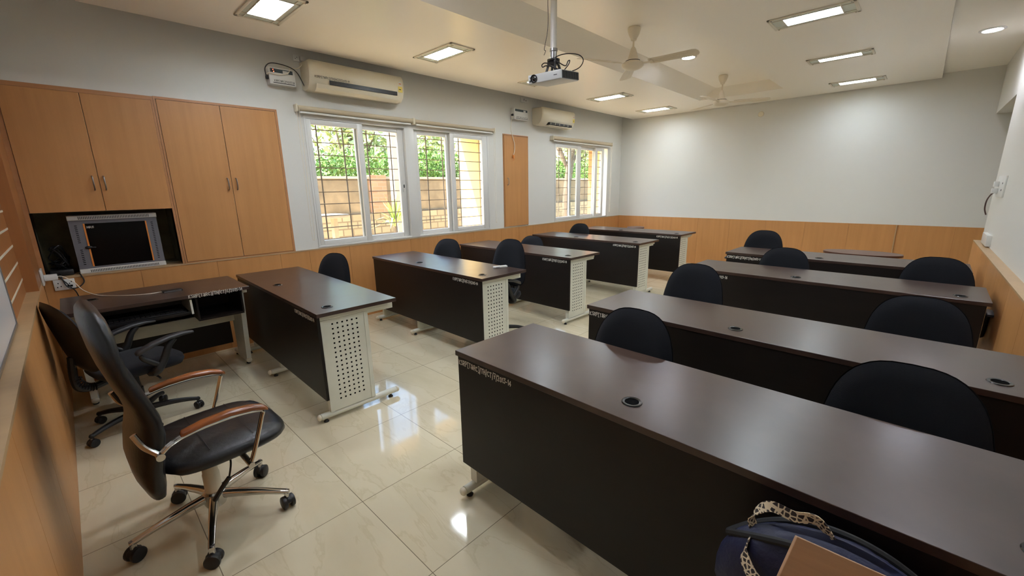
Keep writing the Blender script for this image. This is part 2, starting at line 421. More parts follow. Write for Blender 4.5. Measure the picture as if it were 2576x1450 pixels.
def lettering(text, width, h, m, parent, loc, rot, name='lettering', th=0.12, depth=0.0006, seed=1, label=None):
    rnd = random.Random(seed); mb = MB(); x = 0.0; segs = []
    for ch in text:
        if ch == ' ': x += .35; continue
        g = GL[ch]; wd = max(p[0] for s in g for p in s)
        dy = rnd.uniform(-.06, .06); s_ = rnd.uniform(.92, 1.06); sl = rnd.uniform(-.03, .1)
        for s in g: segs.append([(x + p[0] + sl * p[1], p[1] * s_ + dy) for p in s])
        x += wd + .27
    k = width / x
    for s in segs:
        for (a, b) in zip(s, s[1:]):
            a2 = Vector((a[0] * k, a[1] * h, 0)); b2 = Vector((b[0] * k, b[1] * h, 0))
            d = b2 - a2
            if d.length < 1e-6: continue
            d.normalize(); nn = Vector((-d.y, d.x, 0)) * th * h * 0.5; e = d * th * h * 0.4
            mb.quad([a2 - e + nn, a2 - e - nn, b2 + e - nn, b2 + e + nn], m)
    o = mb.build(name, parent, smooth=False, loc=loc, rot=rot)
    if label: o['label'] = label
    return o
ROT_FRONT = (PI / 2, 0, 0)            # reads along +X, faces -Y
ROT_EAST = (PI / 2, 0, PI / 2)        # reads along +Y, faces +X

# ================================================================ THE ROOM
H = 2.798; ZL = 0.874; L = 8.478; XR = 5.226; XE = 6.5; TOPZ = 3.05
m = MB(); m.box(-0.2, XE + .1, -0.2, L + .1, -0.08, 0.0, FLOOR); struct(m.build('floor', smooth=False))
# ceiling: hung panel with a coffer, a raised strip on the right and a slot along the window wall
m = MB()
PX0, PX1, PY0, PY1 = 0.247, 4.67, 0.52, 8.46
RX0, RX1, RY0, RY1, RT = 1.903, 3.055, 0.95, 7.548, 2.95
m.box(PX0, RX0, PY0, PY1, H, H + .03, CEIL)
m.box(RX1, PX1, PY0, PY1, H, H + .03, CEIL)
m.box(RX0, RX1, PY0, RY0, H, H + .03, CEIL)
m.box(RX0, RX1, RY1, PY1, H, H + .03, CEIL)
m.box(RX1 + .002, RX1 + .03, RY0, RY1, H + .029, RT, CEIL)
m.box(RX0, RX1, RY1 + .0005, RY1 + .03, H + .029, RT, CEIL)
m.box(RX0, RX1, RY0 - .03, RY0 - .0005, H + .029, RT, CEIL)
v = [(RX0 + .0005, RY0, H), (RX0 + .0005, RY1, H), (RX0 + .235, RY1, RT), (RX0 + .235, RY0, RT), (RX0 - .01, RY0, RT), (RX0 - .01, RY1, RT)]
m.quad([v[0], v[1], v[2], v[3]], CEIL)
m.box(-.2, XE + .1, -.2, L + .1, RT, RT + .1, CEIL)
m.box(PX1, XE, -.06, L, 2.855, 2.90, CEIL)
m.box(-.01, PX0 - .10, -.06, L, 2.90, 2.93, CEIL)
struct(m.build('ceiling', smooth=False))

# window wall (left in the picture), openings for the niche and two windows
WZ0, WZ1 = 0.882, 2.262
m = MB()
def seg(y0, y1, z0=-.05, z1=TOPZ): m.box(-.2, 0, y0, y1, z0, z1, WALL)
seg(-.2, .025); seg(.025, .87, -.05, ZL - .03); seg(.025, .87, 1.36)
seg(.87, 2.06); seg(2.06, 4.655, -.05, WZ0); seg(2.06, 4.655, WZ1)
seg(4.655, 6.235); seg(6.235, 7.97, -.05, WZ0); seg(6.235, 7.97, WZ1); seg(7.97, L + .1)
# the niche behind the network rack
m.box(-.50, -.48, -.02, .92, .8, 1.42, NICHEP); m.box(-.5, 0, .005, .025, .84, 1.38, NICHEP); m.box(-.5, 0, .87, .89, .84, 1.38, NICHEP)
m.box(-.5, -.2, .0, .9, .82, ZL, NICHEP); m.box(-.5, -.2, .0, .9, 1.36, 1.40, NICHEP)
m.box(-.2, 0, .025, .87, ZL - .03, ZL - .001, LEDGE)
struct(m.build('wall_left', smooth=False))
m = MB(); m.box(0, XE, L, L + .1, 0, TOPZ, WALL); struct(m.build('wall_back', smooth=False))
m = MB(); m.box(-.2, XE, -.2, -.066, 0, TOPZ, WALL); struct(m.build('wall_front', smooth=False))
m = MB(); m.box(XR, XR + .12, -.066, 6.78, 0, TOPZ, WALL); m.box(XR, XR + .12, 6.78, L, 2.291, TOPZ, WALL)
m.box(XR + .12, XE - .1, 6.3, L, 2.291, 2.36, WALL); m.box(XE - .1, XE, -.066, L, 0, TOPZ, WALL); m.box(XR + .12, XE - .1, 6.2, 6.3, 0, TOPZ, WALL)
struct(m.build('wall_right', smooth=False))

# wainscot
def panels(mb, axis, a0, a1, joints, face, z0, z1, sgn, M_, th=.012):
    js = [a0] + [j for j in joints if a0 < j < a1] + [a1]
    for p, q in zip(js, js[1:]):
        g = .0012
        if axis == 'y': mb.box(min(face, face + sgn * th), max(face, face + sgn * th), p + g, q - g, z0, z1, M_)
        else: mb.box(p + g, q - g, min(face, face + sgn * th), max(face, face + sgn * th), z0, z1, M_)
m = MB()
panels(m, 'y', 0.0, L - .013, [.562, 1.108, 1.66, 1.95, 2.40, 2.807, 3.22, 3.65, 4.30, 4.875, 5.27, 5.64, 6.08, 6.54, 7.0, 7.45, 7.9], 0.0, 0, ZL - .012, 1, WOOD)
m.box(0.0, .006, 0, L, 0, ZL - .012, WOODD)
m.box(0.0, .016, 0, L, ZL - .012, ZL, LEDGE)
struct(m.build('trim_1', smooth=False))
m = MB()
panels(m, 'x', .013, 4.51, [.59, 1.18, 1.70, 2.26, 2.84, 3.40, 3.96], L, 0, ZL, -1, WOOD)
panels(m, 'x', 4.51, XE - .1, [5.1, 5.7], L, 0, ZL, -1, WOOD, th=.006)
m.box(.0, XE - .1, L - .004, L, 0, ZL - .003, WOODD)
m.box(4.500, 4.512, L - .022, L - .006, 0.0, ZL, LEDGE)
struct(m.build('trim_2', smooth=False))
m = MB()
panels(m, 'y', 0.0, 6.745, [.6, 1.15, 1.75, 2.3, 2.9, 3.5, 4.05, 4.65, 5.2, 5.8, 6.3], 5.166, 0, ZL - .012, 1, WOOD)
m.box(5.172, XR, 0, 6.74, 0, ZL - .014, WOOD)
m.box(5.164, XR, 0, 6.748, ZL - .012, ZL, LEDGE)
struct(m.build('trim_3', smooth=False))
m = MB()
panels(m, 'x', .016, 5.16, [.6, 1.2, 1.8, 2.4, 3.0, 3.6, 4.2, 4.8], 0.0, 0, ZL - .014, -1, WOOD)
m.box(.0, 5.16, -.066, -.008, 0, ZL - .016, HOLE)
m.box(.0, 5.164, -.066, .001, ZL - .014, ZL + .001, LEDGE)
struct(m.build('trim_4', smooth=False))
# laminate column in the corner beside the cupboard, battened panel next to it
m = MB()
m.box(.001, .583, -.066, 0.0, ZL + .001, 2.27, WOODD)
struct(m.build('trim_5', smooth=False))
m = MB()
m.box(.583, 1.60, -.066, -.058, ZL + .001, 2.27, WOODD)
z = .965
while z < 2.2:
    m.box(.584, 1.60, -.060, -.056, z - .006, z + .006, IVORY); z += .108
struct(m.build('trim_6', smooth=False))

# windows
def make_window(nm, y0, y1, z0, z1, mull, sashes, vbars, zbars, bx=-.15):
    fr = MB(); t = .045; x0, x1 = -.075, .008
    fr.box(x0 + .001, x1 - .001, y0 + .001, y0 + t * .5, z0 + .001, z1 - .001, WHITEP, bev=.003); fr.box(x0 + .001, x1 - .001, y1 - t * .6, y1 - .001, z0 + .001, z1 - .001, WHITEP, bev=.003)
    fr.box(x0, x1, y0, y1, z1 - t, z1, WHITEP, bev=.003); fr.box(x0, x1, y0, y1, z0, z0 + .02, WHITEP, bev=.003)
    for (a, b) in mull: fr.box(x0 + .002, x1 + .002, a, b, z0 + .002, z1 - .002, WHITEP, bev=.004)
    for yy in ():
        pass
    root = struct(fr.build(nm, angle=30))
    for (a, b, ga, gb, front, lt) in sashes:
        s = MB(); sx0, sx1 = (-.034, .002) if front else (-.072, -.037)
        sz0, sz1 = z0 + .021, z1 - t - .002
        gz0, gz1 = z0 + .074, z1 - t - .055
        s.box(sx0, sx1, a, ga, sz0, sz1, WHITEP, bev=.003); s.box(sx0, sx1, gb, b, sz0, sz1, WHITEP, bev=.003)
        s.box(sx0, sx1, ga, gb, gz1, sz1, WHITEP, bev=.003); s.box(sx0, sx1, ga, gb, sz0, gz0, WHITEP, bev=.003)
        so = s.build('sash', root, angle=30)
        xm = (sx0 + sx1) / 2
        g = MB(); g.box(xm - .002, xm + .002, ga - .004, gb + .004, gz0 - .004, gz1 + .004, GLASS); g.build('glass_pane', so, smooth=False)
        if lt is not None:
            h_ = MB(); h_.box(sx1, sx1 + .012, lt - .010, lt + .010, 1.46, 1.60, WHITEP, bev=.003); h_.box(sx1 + .010, sx1 + .022, lt - .006, lt + .006, 1.51, 1.55, BPLAST, bev=.003)
            h_.build('sash_latch', so)
    return root
w1 = make_window('window_1', 2.06, 4.655, WZ0, WZ1, [(3.245, 3.375)],
    [(2.085, 2.70, 2.13, 2.635, True, None), (2.62, 3.243, 2.70, 3.165, False, 3.205), (3.378, 3.98, 3.455, 3.90, False, None), (3.95, 4.63, 4.022, 4.53, True, None)], None, None)
w2 = make_window('window_2', 6.235, 7.97, WZ0, WZ1, [],
    [(6.247, 7.02, 6.272, 6.905, True, None), (6.72, 7.59, 6.765, 7.505, False, None), (7.505, 7.82, 7.585, 7.755, True, None)], None, None)
def grill(y0, y1, ys, gname):
    root = thing('window_grill', gname[0], 'window grill', (-.15, (y0 + y1) / 2, WZ0), 0)
    hb = MB(); oy = (y0 + y1) / 2
    for k in range(10):
        zz = 2.135 - .132 * k - WZ0
        if zz < 0.01: continue
        hb.tube([(-.06, y0 - oy, zz), (-.012, y0 + .03 - oy, zz), (0, y0 + .06 - oy, zz), (0, y1 - .12 - oy, zz), (-.012, y1 - .04 - oy, zz), (-.06, y1 - oy, zz)], .0055, BARIRON, seg=6)
    hb.build('horizontal_bars', root)
    for yy in ys:
        b = MB(); b.box(-.004, .004, yy - .0065 - oy, yy + .0065 - oy, 0.0, 1.36, BARIRON); b.build('vertical_bar', root, smooth=False)
    return root
grill(2.06, 4.62, [2.24, 2.53, 2.82, 3.13, 3.40, 3.66, 3.92, 4.215], ['iron grill bars outside the wide double window'])
grill(6.235, 7.95, [6.545, 6.81, 7.10, 7.38, 7.68], ['iron grill bars outside the narrow window near the back corner'])

# ================================================================ OUTSIDE
m = MB(); m.box(-40, -.2, -25, 45, -.45, -.35, GROUND); struct(m.build('ground', smooth=False))
m = MB()
m.box(-.66, -.2, 1.75, 4.86, 2.36, 2.44, CREAMW); m.box(-.655, -.2, 4.64, 4.80, -.35, 2.36, CREAMW); m.box(-.66, -.2, 1.80, 1.92, -.35, 2.36, CREAMW)
struct(m.build('trim_7', smooth=False))
m = MB()
m.box(-.70, -.2, 6.0, 8.3, 2.36, 2.44, CREAMW); m.box(-.30, -.2, 7.99, 8.12, -.35, 2.36, CREAMW); m.box(-.47, -.301, 7.985, 8.13, -.35, 2.36, ORANGEW)
struct(m.build('trim_8', smooth=False))
root = thing('compound_wall', 'plastered compound wall on rubble stone base outside windows', 'wall', (-4.0, 8, -.35))
m = MB(); m.box(-.2, 0, -14, 20, 0, 2.08, STONE); m.box(-.23, .03, -14, 20, 2.08, 2.13, CONC); m.build('plaster_wall', root, smooth=False)
m = MB(); m.box(-.2, .07, -14, 20, 0, 1.36, RUBBLE, bev=.02); m.build('stone_base', root, smooth=False)
m = MB(); m.box(-.25, .1, -3.15, -2.78, 1.36, 2.16, BRICK); m.build('brick_pier', root, smooth=False)
def foliage(mb, cx, cy_, cz, rx, ry, rz, n, s, M_, rnd, shell=0.55):
    i = mb.mi(M_); bm = mb.bm
    for _ in range(n):
        while True:
            d = Vector((rnd.uniform(-1, 1), rnd.uniform(-1, 1), rnd.uniform(-1, 1)))
            if shell < d.length <= 1: break
        p = Vector((cx + d.x * rx, cy_ + d.y * ry, cz + d.z * rz))
        nn = Vector((rnd.gauss(0, 1), rnd.gauss(0, 1), rnd.gauss(0, 1) + .4)).normalized()
        t = nn.orthogonal().normalized(); t.rotate(Matrix.Rotation(rnd.uniform(0, 6.28), 3, nn)); b = nn.cross(t)
        ss = s * rnd.uniform(.6, 1.4)
        vs = [bm.verts.new(p + t * ss), bm.verts.new(p + b * ss * .45), bm.verts.new(p - t * ss), bm.verts.new(p - b * ss * .45)]
        f = bm.faces.new(vs); f.material_index = i
rnd = random.Random(3)
hd = thing('hedge', 'continuous green leafy hedge rising behind the compound wall', 'hedge', (-5.0, 8.0, -.35))
m = MB()
for y in [2.6, 3.9, 5.2, 6.6, 8.2, 9.8, 11.5, 13.2, 15.0]:
    for k in range(4): foliage(m, -.1 + rnd.uniform(-.25, .25), y - 8 + rnd.uniform(-.7, .7), rnd.uniform(2.05, 2.55), .55, .8, .45, 620, .05, LEAF, rnd, .3)
    s_ = MB(); s_.tube([(0, y - 8, 0), (.05, y - 7.9, 1), (0, y - 8, 2.2)], .05, BARK); s_.build('stem', hd)
m.build('foliage', hd, smooth=False)
def tree(x, y, h, lab, cr=1.6, n=3000, tr=.13, M_=LEAF2):
    root = thing('tree', lab, 'tree', (x, y, -.35), rnd.uniform(0, 6), 'trees beyond the compound wall')
    s = MB(); s.tube([(0, 0, 0), (.1, .05, h * .35), (-.05, .1, h * .7), (.1, 0, h)], (tr, tr * .5), BARK)
    for a in range(5):
        an = a * 1.3; s.tube([(0, 0, h * .5), (math.cos(an) * .6, math.sin(an) * .6, h * .75), (math.cos(an) * 1.0, math.sin(an) * 1.0, h * .95)], (.05, .015), BARK, seg=6)
    s.build('trunk', root)
    m = MB()
    for k in range(5): foliage(m, rnd.uniform(-.5, .5), rnd.uniform(-.5, .5), h + rnd.uniform(-1.1, .8), cr * .62, cr * .62, cr * .5, n // 5, .10, M_, rnd, .2)
    m.build('foliage', root, smooth=False)
tree(-7.5, 6.2, 3.6, 'loose pale green tree seen through the left window sashes', 1.7)
tree(-8.5, 9.6, 3.4, 'pale green tree seen through the middle window sashes', 1.9)
tree(-8.0, 13.5, 3.8, 'green tree seen between middle and right window panes', 1.9, M_=LEAF)
tree(-2.9, 10.6, 4.6, 'tree with a thick grey trunk seen through the narrow window', 1.5, 900, .14)
tree(-7.6, 18.0, 3.6, 'green tree far off behind the narrow window', 1.9)
tree(-9.5, 3.6, 4.2, 'sparse pale tree above the hedge at the left window edge', 1.9, 1100)
m = MB()
for k in range(46):
    a = rnd.uniform(0, 6.28); e = rnd.uniform(.05, 1.45); ln = rnd.uniform(.42, .62)
    d = Vector((math.cos(a) * math.cos(e), math.sin(a) * math.cos(e), math.sin(e)))
    s_ = d.cross(Vector((0, 0, 1))).normalized() * .018
    b0 = Vector((0, 0, 1.25 + rnd.uniform(-.08, .1))); p1 = b0 + d * ln * .55; p2 = b0 + d * ln + Vector((0, 0, -.16 * math.cos(e)))
    m.quad([b0 - s_ * .7, b0 + s_ * .7, p1 + s_, p1 - s_], YUCCA)
    vs = [m.bm.verts.new(p1 - s_), m.bm.verts.new(p1 + s_), m.bm.verts.new(p2)]
    f = m.bm.faces.new(vs); f.material_index = m.mi(YUCCA)
yr = thing('yucca_plant', 'spiky yucca plant outside, seen through the second window sash', 'plant', (-2.0, 4.22, -.35))
m.build('leaves', yr, smooth=False)
m = MB(); m.tube([(0, 0, 0), (.02, 0, .6), (0, 0, 1.25)], .035, BARK); m.build('stem', yr)
br = thing('stone_bench', 'pale stone slab on legs outside the leftmost window pane', 'bench', (-1.6, 2.72, -.35))
m = MB(); m.box(-.22, .22, -.5, .38, 1.45, 1.50, CONC, bev=.01); m.build('slab', br, smooth=False)
for (yy, xx) in ((-.38, 0), (.24, 0)):
    m = MB(); m.box(xx - .05, xx + .05, yy - .03, yy + .03, 0, 1.45, CONC); m.build('leg', br, smooth=False)
m = MB(); m.box(-.09, .09, -.09, .09, 0, 3.3, CONC); tag(m.build('concrete_post', loc=(-3.4, 5.16, -.35), smooth=False), 'pale concrete post beside the yucca plant outside', 'post')

# ================================================================ CUPBOARDS
def handle(parent, y, z, x=.004):
    h = MB()
    h.tube([(x, 0, -.052), (x + .022, 0, -.046), (x + .032, 0, -.018), (x + .032, 0, .018), (x + .022, 0, .046), (x, 0, .052)], .0048, STEEL, seg=8)
    return h.build('handle', parent, loc=(0, y, z))
cup = thing('wall_cupboard', 'upper oak cupboard with two doors above the network rack niche', 'cupboard', (0, .44, 1.36))
m = MB(); m.box(.0005, .010, -.44, .43, .875, .905, WOODH); m.box(.0005, .006, -.44, -.415, -.484, 0, WOODH); m.box(.0005, .010, -.44, -.412, 0, .875, WOODH); m.box(.0005, .014, .415, .43, -.485, .875, WOODH); m.build('frame', cup, smooth=False)
for (a, b, hy) in ((-.410, -.004, -.038), (-.001, .414, .027)):
    d = MB(); d.box(.003, .016, a, b, .002, .873, WOOD, bev=.0015); do = d.build('door', cup, smooth=False); handle(do, hy, .215, .016)
cup = thing('wall_cupboard', 'tall oak cupboard with two doors between niche and wide window', 'cupboard', (0, 1.335, ZL))
m = MB(); m.box(.0005, .010, -.463, .478, 1.376, 1.395, WOODH); m.box(.0005, .014, -.463, -.449, 0, 1.376, WOODH); m.box(.0005, .012, .458, .478, .0, 1.376, WOODH); m.box(.0005, .012, -.449, .458, 0.0, .010, WOODH); m.build('frame', cup, smooth=False)
for (a, b, hy) in ((-.446, -.003, -.034), (.001, .455, .035)):
    d = MB(); d.box(.003, .016, a, b, .012, 1.372, WOOD, bev=.0015); do = d.build('door', cup, smooth=False); handle(do, hy, .69, .016)
cup = thing('wall_cupboard', 'narrow single door oak panel between the two windows', 'cupboard', (0, 5.24, ZL + .01))
m = MB(); m.box(.0005, .010, -.285, .285, 1.385, 1.400, WOODH); m.box(.0005, .010, -.285, -.272, 0, 1.385, WOODH); m.box(.0005, .010, .272, .285, 0, 1.385, WOODH); m.build('frame', cup, smooth=False)
d = MB(); d.box(.003, .016, -.268, .268, .006, 1.38, WOOD, bev=.0015); do = d.build('door', cup, smooth=False); handle(do, -.21, .70, .016)

# network rack in the niche
rk = thing('network_rack', 'grey wall rack with smoked glass door and orange strips in niche', 'network rack', (-.07, .475, ZL))
m = MB(); m.box(-.36, -.002, -.262, .262, .010, .452, GREYMET); m.build('body', rk, smooth=False)
m = MB(); m.box(-.36, .022, -.268, .272, .418, .455, LGREY, bev=.004)
for k in range(44): m.box(.0222, .0228, -.205 + k * .0098, -.205 + k * .0098 + .004, .425, .447, HOLE)
m.build('top_vent_rail', rk, smooth=False)
m = MB(); m.box(-.36, .022, -.268, .272, .0, .036, LGREY, bev=.004)
for k in range(44): m.box(.0222, .0228, -.205 + k * .0098, -.205 + k * .0098 + .004, .007, .027, HOLE)
m.build('bottom_vent_rail', rk, smooth=False)
m = MB(); m.box(-.002, .018, -.266, -.188, .038, .416, GREYMET); m.box(-.002, .018, .198, .268, .038, .416, GREYMET); m.box(-.002, .018, -.188, .198, .392, .416, GREYMET); m.box(-.002, .018, -.188, .198, .038, .050, GREYMET)
for k in range(22):
    if 9 <= k <= 11: pass
    else: m.box(.0182, .0188, -.237, -.222, .07 + k * .0145, .075 + k * .0145, HOLE)
    m.box(.0182, .0188, .224, .238, .07 + k * .0145, .075 + k * .0145, HOLE)
do = m.build('door', rk, smooth=False)
m = MB(); m.box(.004, .019, -.176, .187, .051, .391, BGLASS); m.build('glass', do, smooth=False)
for (a_, b_) in ((-.187, -.177), (.188, .197)):
    m = MB(); m.box(.004, .0205, a_, b_, .051, .391, ORANGE); m.build('orange_strip', do, smooth=False)
m = MB(); m.sphere((.026, -.185, .205), .016, BPLAST, sc_=(.7, 1.4, .75)); m.sphere((.028, -.16, .202), .010, BPLAST, sc_=(.7, 1.8, .6)); m.build('latch', do)
lettering('MRS', .044, .014, LETTER, do, (.0195, -.168, .356), ROT_EAST, 'badge', th=.22)
# heap of cables beside the rack
def cable(name, pts, r, M_, label, cat='cable', group=None, loc=(0, 0, 0), parent=None):
    if parent:
        m = MB(); m.tube([Vector(p) - parent.location for p in pts], r, M_, seg=8); return m.build(name, parent)
    m = MB(); m.tube([Vector(p) - Vector(loc) for p in pts], r, M_, seg=8); o = m.build(name, loc=loc); return tag(o, label, cat, group)
m = MB()
for k in range(9):
    cx = -.18 + rnd.uniform(-.1, .08); cyy = .115 + rnd.uniform(-.02, .02); cz = ZL + .045 + k * .006; rr = rnd.uniform(.04, .075)
    pts = [(cx + rr * math.cos(a), cyy + rr * .75 * math.sin(a), cz + .02 * math.sin(a * 2 + k) + (.02 + .05 * (k > 5)) * (1 + math.cos(a + k))) for a in [2 * PI * j / 9 for j in range(10)]]
    m.tube(pts, .0045, BLACKCORD, seg=6)
m.box(-.30, -.06, .045, .175, ZL + .001, ZL + .045, BPLAST, bev=.006)
tag(m.build('cable_tangle'), 'tangled black cables heaped in the niche left of the rack', 'cables')

# ================================================================ AIR CONDITIONERS, STABILIZERS, SOCKETS
def aircon(y, w_, z0, z1, label, opened, text):
    root = thing('air_conditioner', label, 'air conditioner', (0, y, z0), 0, None)
    h = z1 - z0
    prof = [(0.001, 0.02), (.06, 0.0), (.14, .005), (.19, .05), (.215, .11), (.222, .16), (.218, h - .03), (.195, h - .004), (.001, h)]
    rings = []
    for (yy, s) in ((-w_ / 2, .93), (-w_ / 2 + .02, 1.0), (w_ / 2 - .02, 1.0), (w_ / 2, .93)):
        rings.append([(p[0] * (s if p[0] > .01 else 1), yy, h / 2 + (p[1] - h / 2) * s) for p in prof])
    m = MB(); m.loft(rings, IVORY); m.build('body', root, angle=40)
    m = MB()
    if not opened:
        m.box(.2150, .2228, -w_ / 2 + .19, w_ / 2 - .10, .066, .106, BPLAST)
        m.build('display_strip', root, smooth=False)
        m = MB(); m.loft([[(.145, yy, .004), (.19, yy, .030), (.213, yy, .064), (.219, yy, .062), (.197, yy, .024), (.150, yy, -.003)] for yy in (-w_ / 2 + .06, w_ / 2 - .06)], IVORY); m.build('louvre_flap', root, angle=30)
    else:
        m.box(.10, .222, -w_ / 2 + .17, w_ / 2 - .09, .018, .050, BPLAST)
        for k in range(6): m.box(.13, .224, -w_ / 2 + .20 + k * .115, -w_ / 2 + .206 + k * .115 , .016, .052, IVORY)
        m.build('air_outlet', root, smooth=False)
        m = MB(); m.box(.10, .21, -w_ / 2 + .17, w_ / 2 - .09, .004, .009, IVORY); m.build('louvre_flap', root, smooth=False)
    m = MB(); m.box(.2225, .2232, w_ / 2 - .085, w_ / 2 - .030, h - .175, h - .115, YELLOWL); m.lathe([(0, 0), (.022, 0), (.022, .0008), (0, .0008)], WHITEP, seg=20, M=Matrix.Translation((.2225, w_ / 2 - .057, h - .085)) @ Matrix.Rotation(PI / 2, 4, 'Y'))
    m.box(.2236, .2240, w_ / 2 - .072, w_ / 2 - .044, h - .092, h - .082, REDLED if False else ORANGE); m.box(.2236, .2240, w_ / 2 - .075, w_ / 2 - .048, h - .150, h - .142, BLACKINK)
    m.build('energy_label', root, smooth=False)
    lettering(text, .36, .018, BLACKINK, root, (.2232, -w_ / 2 + .045, .115), ROT_EAST, th=.14) if text else None
    return root
aircon(2.62, 1.06, 2.462, 2.742, 'large ivory air conditioner above the wide window', False, 'KSRP[T&RC]/TH/AC/2/2013-14')
aircon(6.08, .88, 2.452, 2.722, 'smaller ivory air conditioner near the back corner, outlet open', True, None)
def stabilizer(y0, y1, z0, z1, label, led, n):
    root = thing('voltage_stabilizer', label, 'voltage stabilizer', (0, (y0 + y1) / 2, z0)); w_ = (y1 - y0) / 2; h = z1 - z0
    m = MB(); m.box(.001, .085, -w_, w_, 0, h, WHITEP, bev=.004); m.build('case', root)
    m = MB(); m.box(.0852, .0865, -w_ + .015, w_ - .02, h - .045, h - .012, DKLABEL); m.box(.0866, .0872, w_ - .11, w_ - .06, h - .048, h - .020, LGREY)
    if led: m.sphere((.087, -w_ + .04, h - .022), .003, REDLED, 8); m.sphere((.087, -w_ + .045, h - .038), .0035, REDLED, 8)
    m.build('display_panel', root, smooth=False)
    m = MB(); m.box(.0852, .0862, -w_ + .03, w_ - .012, .012, .018, BLACKINK); m.build('stripe', root, smooth=False)
    lettering('KSRP[T&RC]/TH/%d/13-14' % n, w_ * 2 - .05, .016, BLACKINK, root, (.0856, -w_ + .04, .026), ROT_EAST, th=.14)
    m = MB(); m.box(.03, .07, -w_ - .018, -w_ + .002, .045, .075, BPLAST, bev=.004); m.build('switch', root)
    return root
sb1 = stabilizer(1.765, 2.0, 2.485, 2.635, 'white stabilizer box with red lights beside large air conditioner', True, 2)
sb2 = stabilizer(5.135, 5.447, 2.50, 2.658, 'white stabilizer box above the narrow oak panel', False, 4)
def socket(name, x0, x1, y0, y1, z0, z1, label, face, cat='socket', holes=()):
    m = MB(); m.box(x0, x1, y0, y1, z0, z1, WHITEP, bev=.003)
    for (a, b, c, d, e, f) in holes: m.box(a, b, c, d, e, f, HOLE)
    return tag(m.build(name), label, cat)
socket('wall_socket', .001, .025, 2.03, 2.145, 2.742, 2.80, 'white wall socket tucked under ceiling left of large air conditioner', 'x', holes=((.0252, .0256, 2.045, 2.051, 2.762, 2.768), (.0252, .0256, 2.06, 2.066, 2.775, 2.781)))
m = MB(); m.box(.026, .062, 2.082, 2.122, 2.745, 2.788, WHITEP, bev=.005); tag(m.build('plug'), 'white plug in the socket under the ceiling', 'plug')
socket('wall_socket', .001, .022, 5.37, 5.53, 2.775, 2.845, 'white wall socket under the ceiling above second stabilizer', 'x', holes=((.0222, .0226, 5.42, 5.428, 2.80, 2.83), (.0222, .0226, 5.46, 5.48, 2.80, 2.808)))
cable('power_cord', [(.05, 1.78, 2.52), (.075, 1.745, 2.55), (.09, 1.735, 2.61), (.105, 1.77, 2.655), (.11, 1.84, 2.665), (.10, 1.95, 2.655), (.09, 2.02, 2.62), (.06, 2.08, 2.535), (.04, 2.10, 2.50)], .0045, GPLAST, '', parent=sb1)
cable('power_cord', [(.055, 2.10, 2.745), (.06, 2.09, 2.71), (.07, 2.04, 2.665), (.09, 1.96, 2.648), (.10, 1.935, 2.60), (.10, 1.85, 2.57), (.095, 1.77, 2.575), (.07, 1.742, 2.565)], .004, WHITECORD, '', parent=sb1)
cable('hanging_cord', [(.045, 5.125, 2.56), (.05, 5.11, 2.48), (.03, 5.11, 2.36), (.028, 5.15, 2.25), (.026, 5.19, 2.15), (.026, 5.19, 2.05), (.022, 5.165, 1.975)], .0045, WHITECORD, '', parent=sb2)
m = MB(); m.box(.017, .034, 5.148, 5.180, 1.935, 1.985, ORANGE, bev=.004); m.tube([(.03, 5.165, 1.94), (.034, 5.172, 1.92), (.03, 5.16, 1.90)], .003, ORANGE, seg=6)
tag(m.build('cord_end_tag'), 'small orange brown plug end on narrow oak panel', 'plug end')
# niche corner sockets
m = MB(); m.box(.0125, .020, .05, .166, .775, .858, WHITEP, bev=.003)
for (yy, zz) in ((.075, .83), (.087, .805), (.068, .80), (.118, .832), (.135, .822), (.147, .835)): m.box(.0202, .0208, yy - .003, yy + .003, zz - .004, zz + .004, HOLE)
m.box(.0202, .0208, .12, .15, .795, .810, HOLE)
tag(m.build('wall_socket'), 'white multi pin socket plate on oak wainscot below the niche', 'socket')
m = MB(); m.box(.03, .17, .001, .014, .845, .962, WHITEP, bev=.004); tag(m.build('wall_socket'), 'white round edged socket plate on the corner column', 'socket')
m = MB(); m.box(.075, .125, .015, .085, .872, .915, WHITEP, bev=.005); tag(m.build('phone_charger'), 'white phone charger plugged into the corner column socket', 'charger')
cable('charging_cable', [(.10, .085, .895), (.11, .11, .892), (.16, .16, .85), (.25, .20, .79), (.36, .27, .757), (.48, .36, .754), (.56, .45, .754), (.60, .53, .754), (.60, .59, .754), (.62, .615, .757)], .0028, WHITECORD, 'thin white charging cable trailing across the teacher desk')
cable('black_cable', [(-.05, .10, .90), (.01, .10, .885), (.04, .12, .80), (.045, .17, .785), (.03, .215, .82), (.02, .21, .87), (-.02, .20, .885)], .004, BLACKCORD, 'black cable looping out of niche over the socket plate')
cable('black_cable', [(-.03, .09, .89), (.02, .09, .88), (.035, .135, .80), (.03, .165, .72), (.03, .17, .50), (.03, .18, .02)], .0035, BLACKCORD, 'black cable dropping from niche down behind the teacher desk')
m = MB(); m.box(.57, .645, .61, .735, .7505, .763, BPLAST, bev=.004); m.box(.6455, .6465, .62, .725, .752, .760, STEEL)
tag(m.build('power_bank'), 'black power bank lying on teacher desk beside white cable', 'power bank')

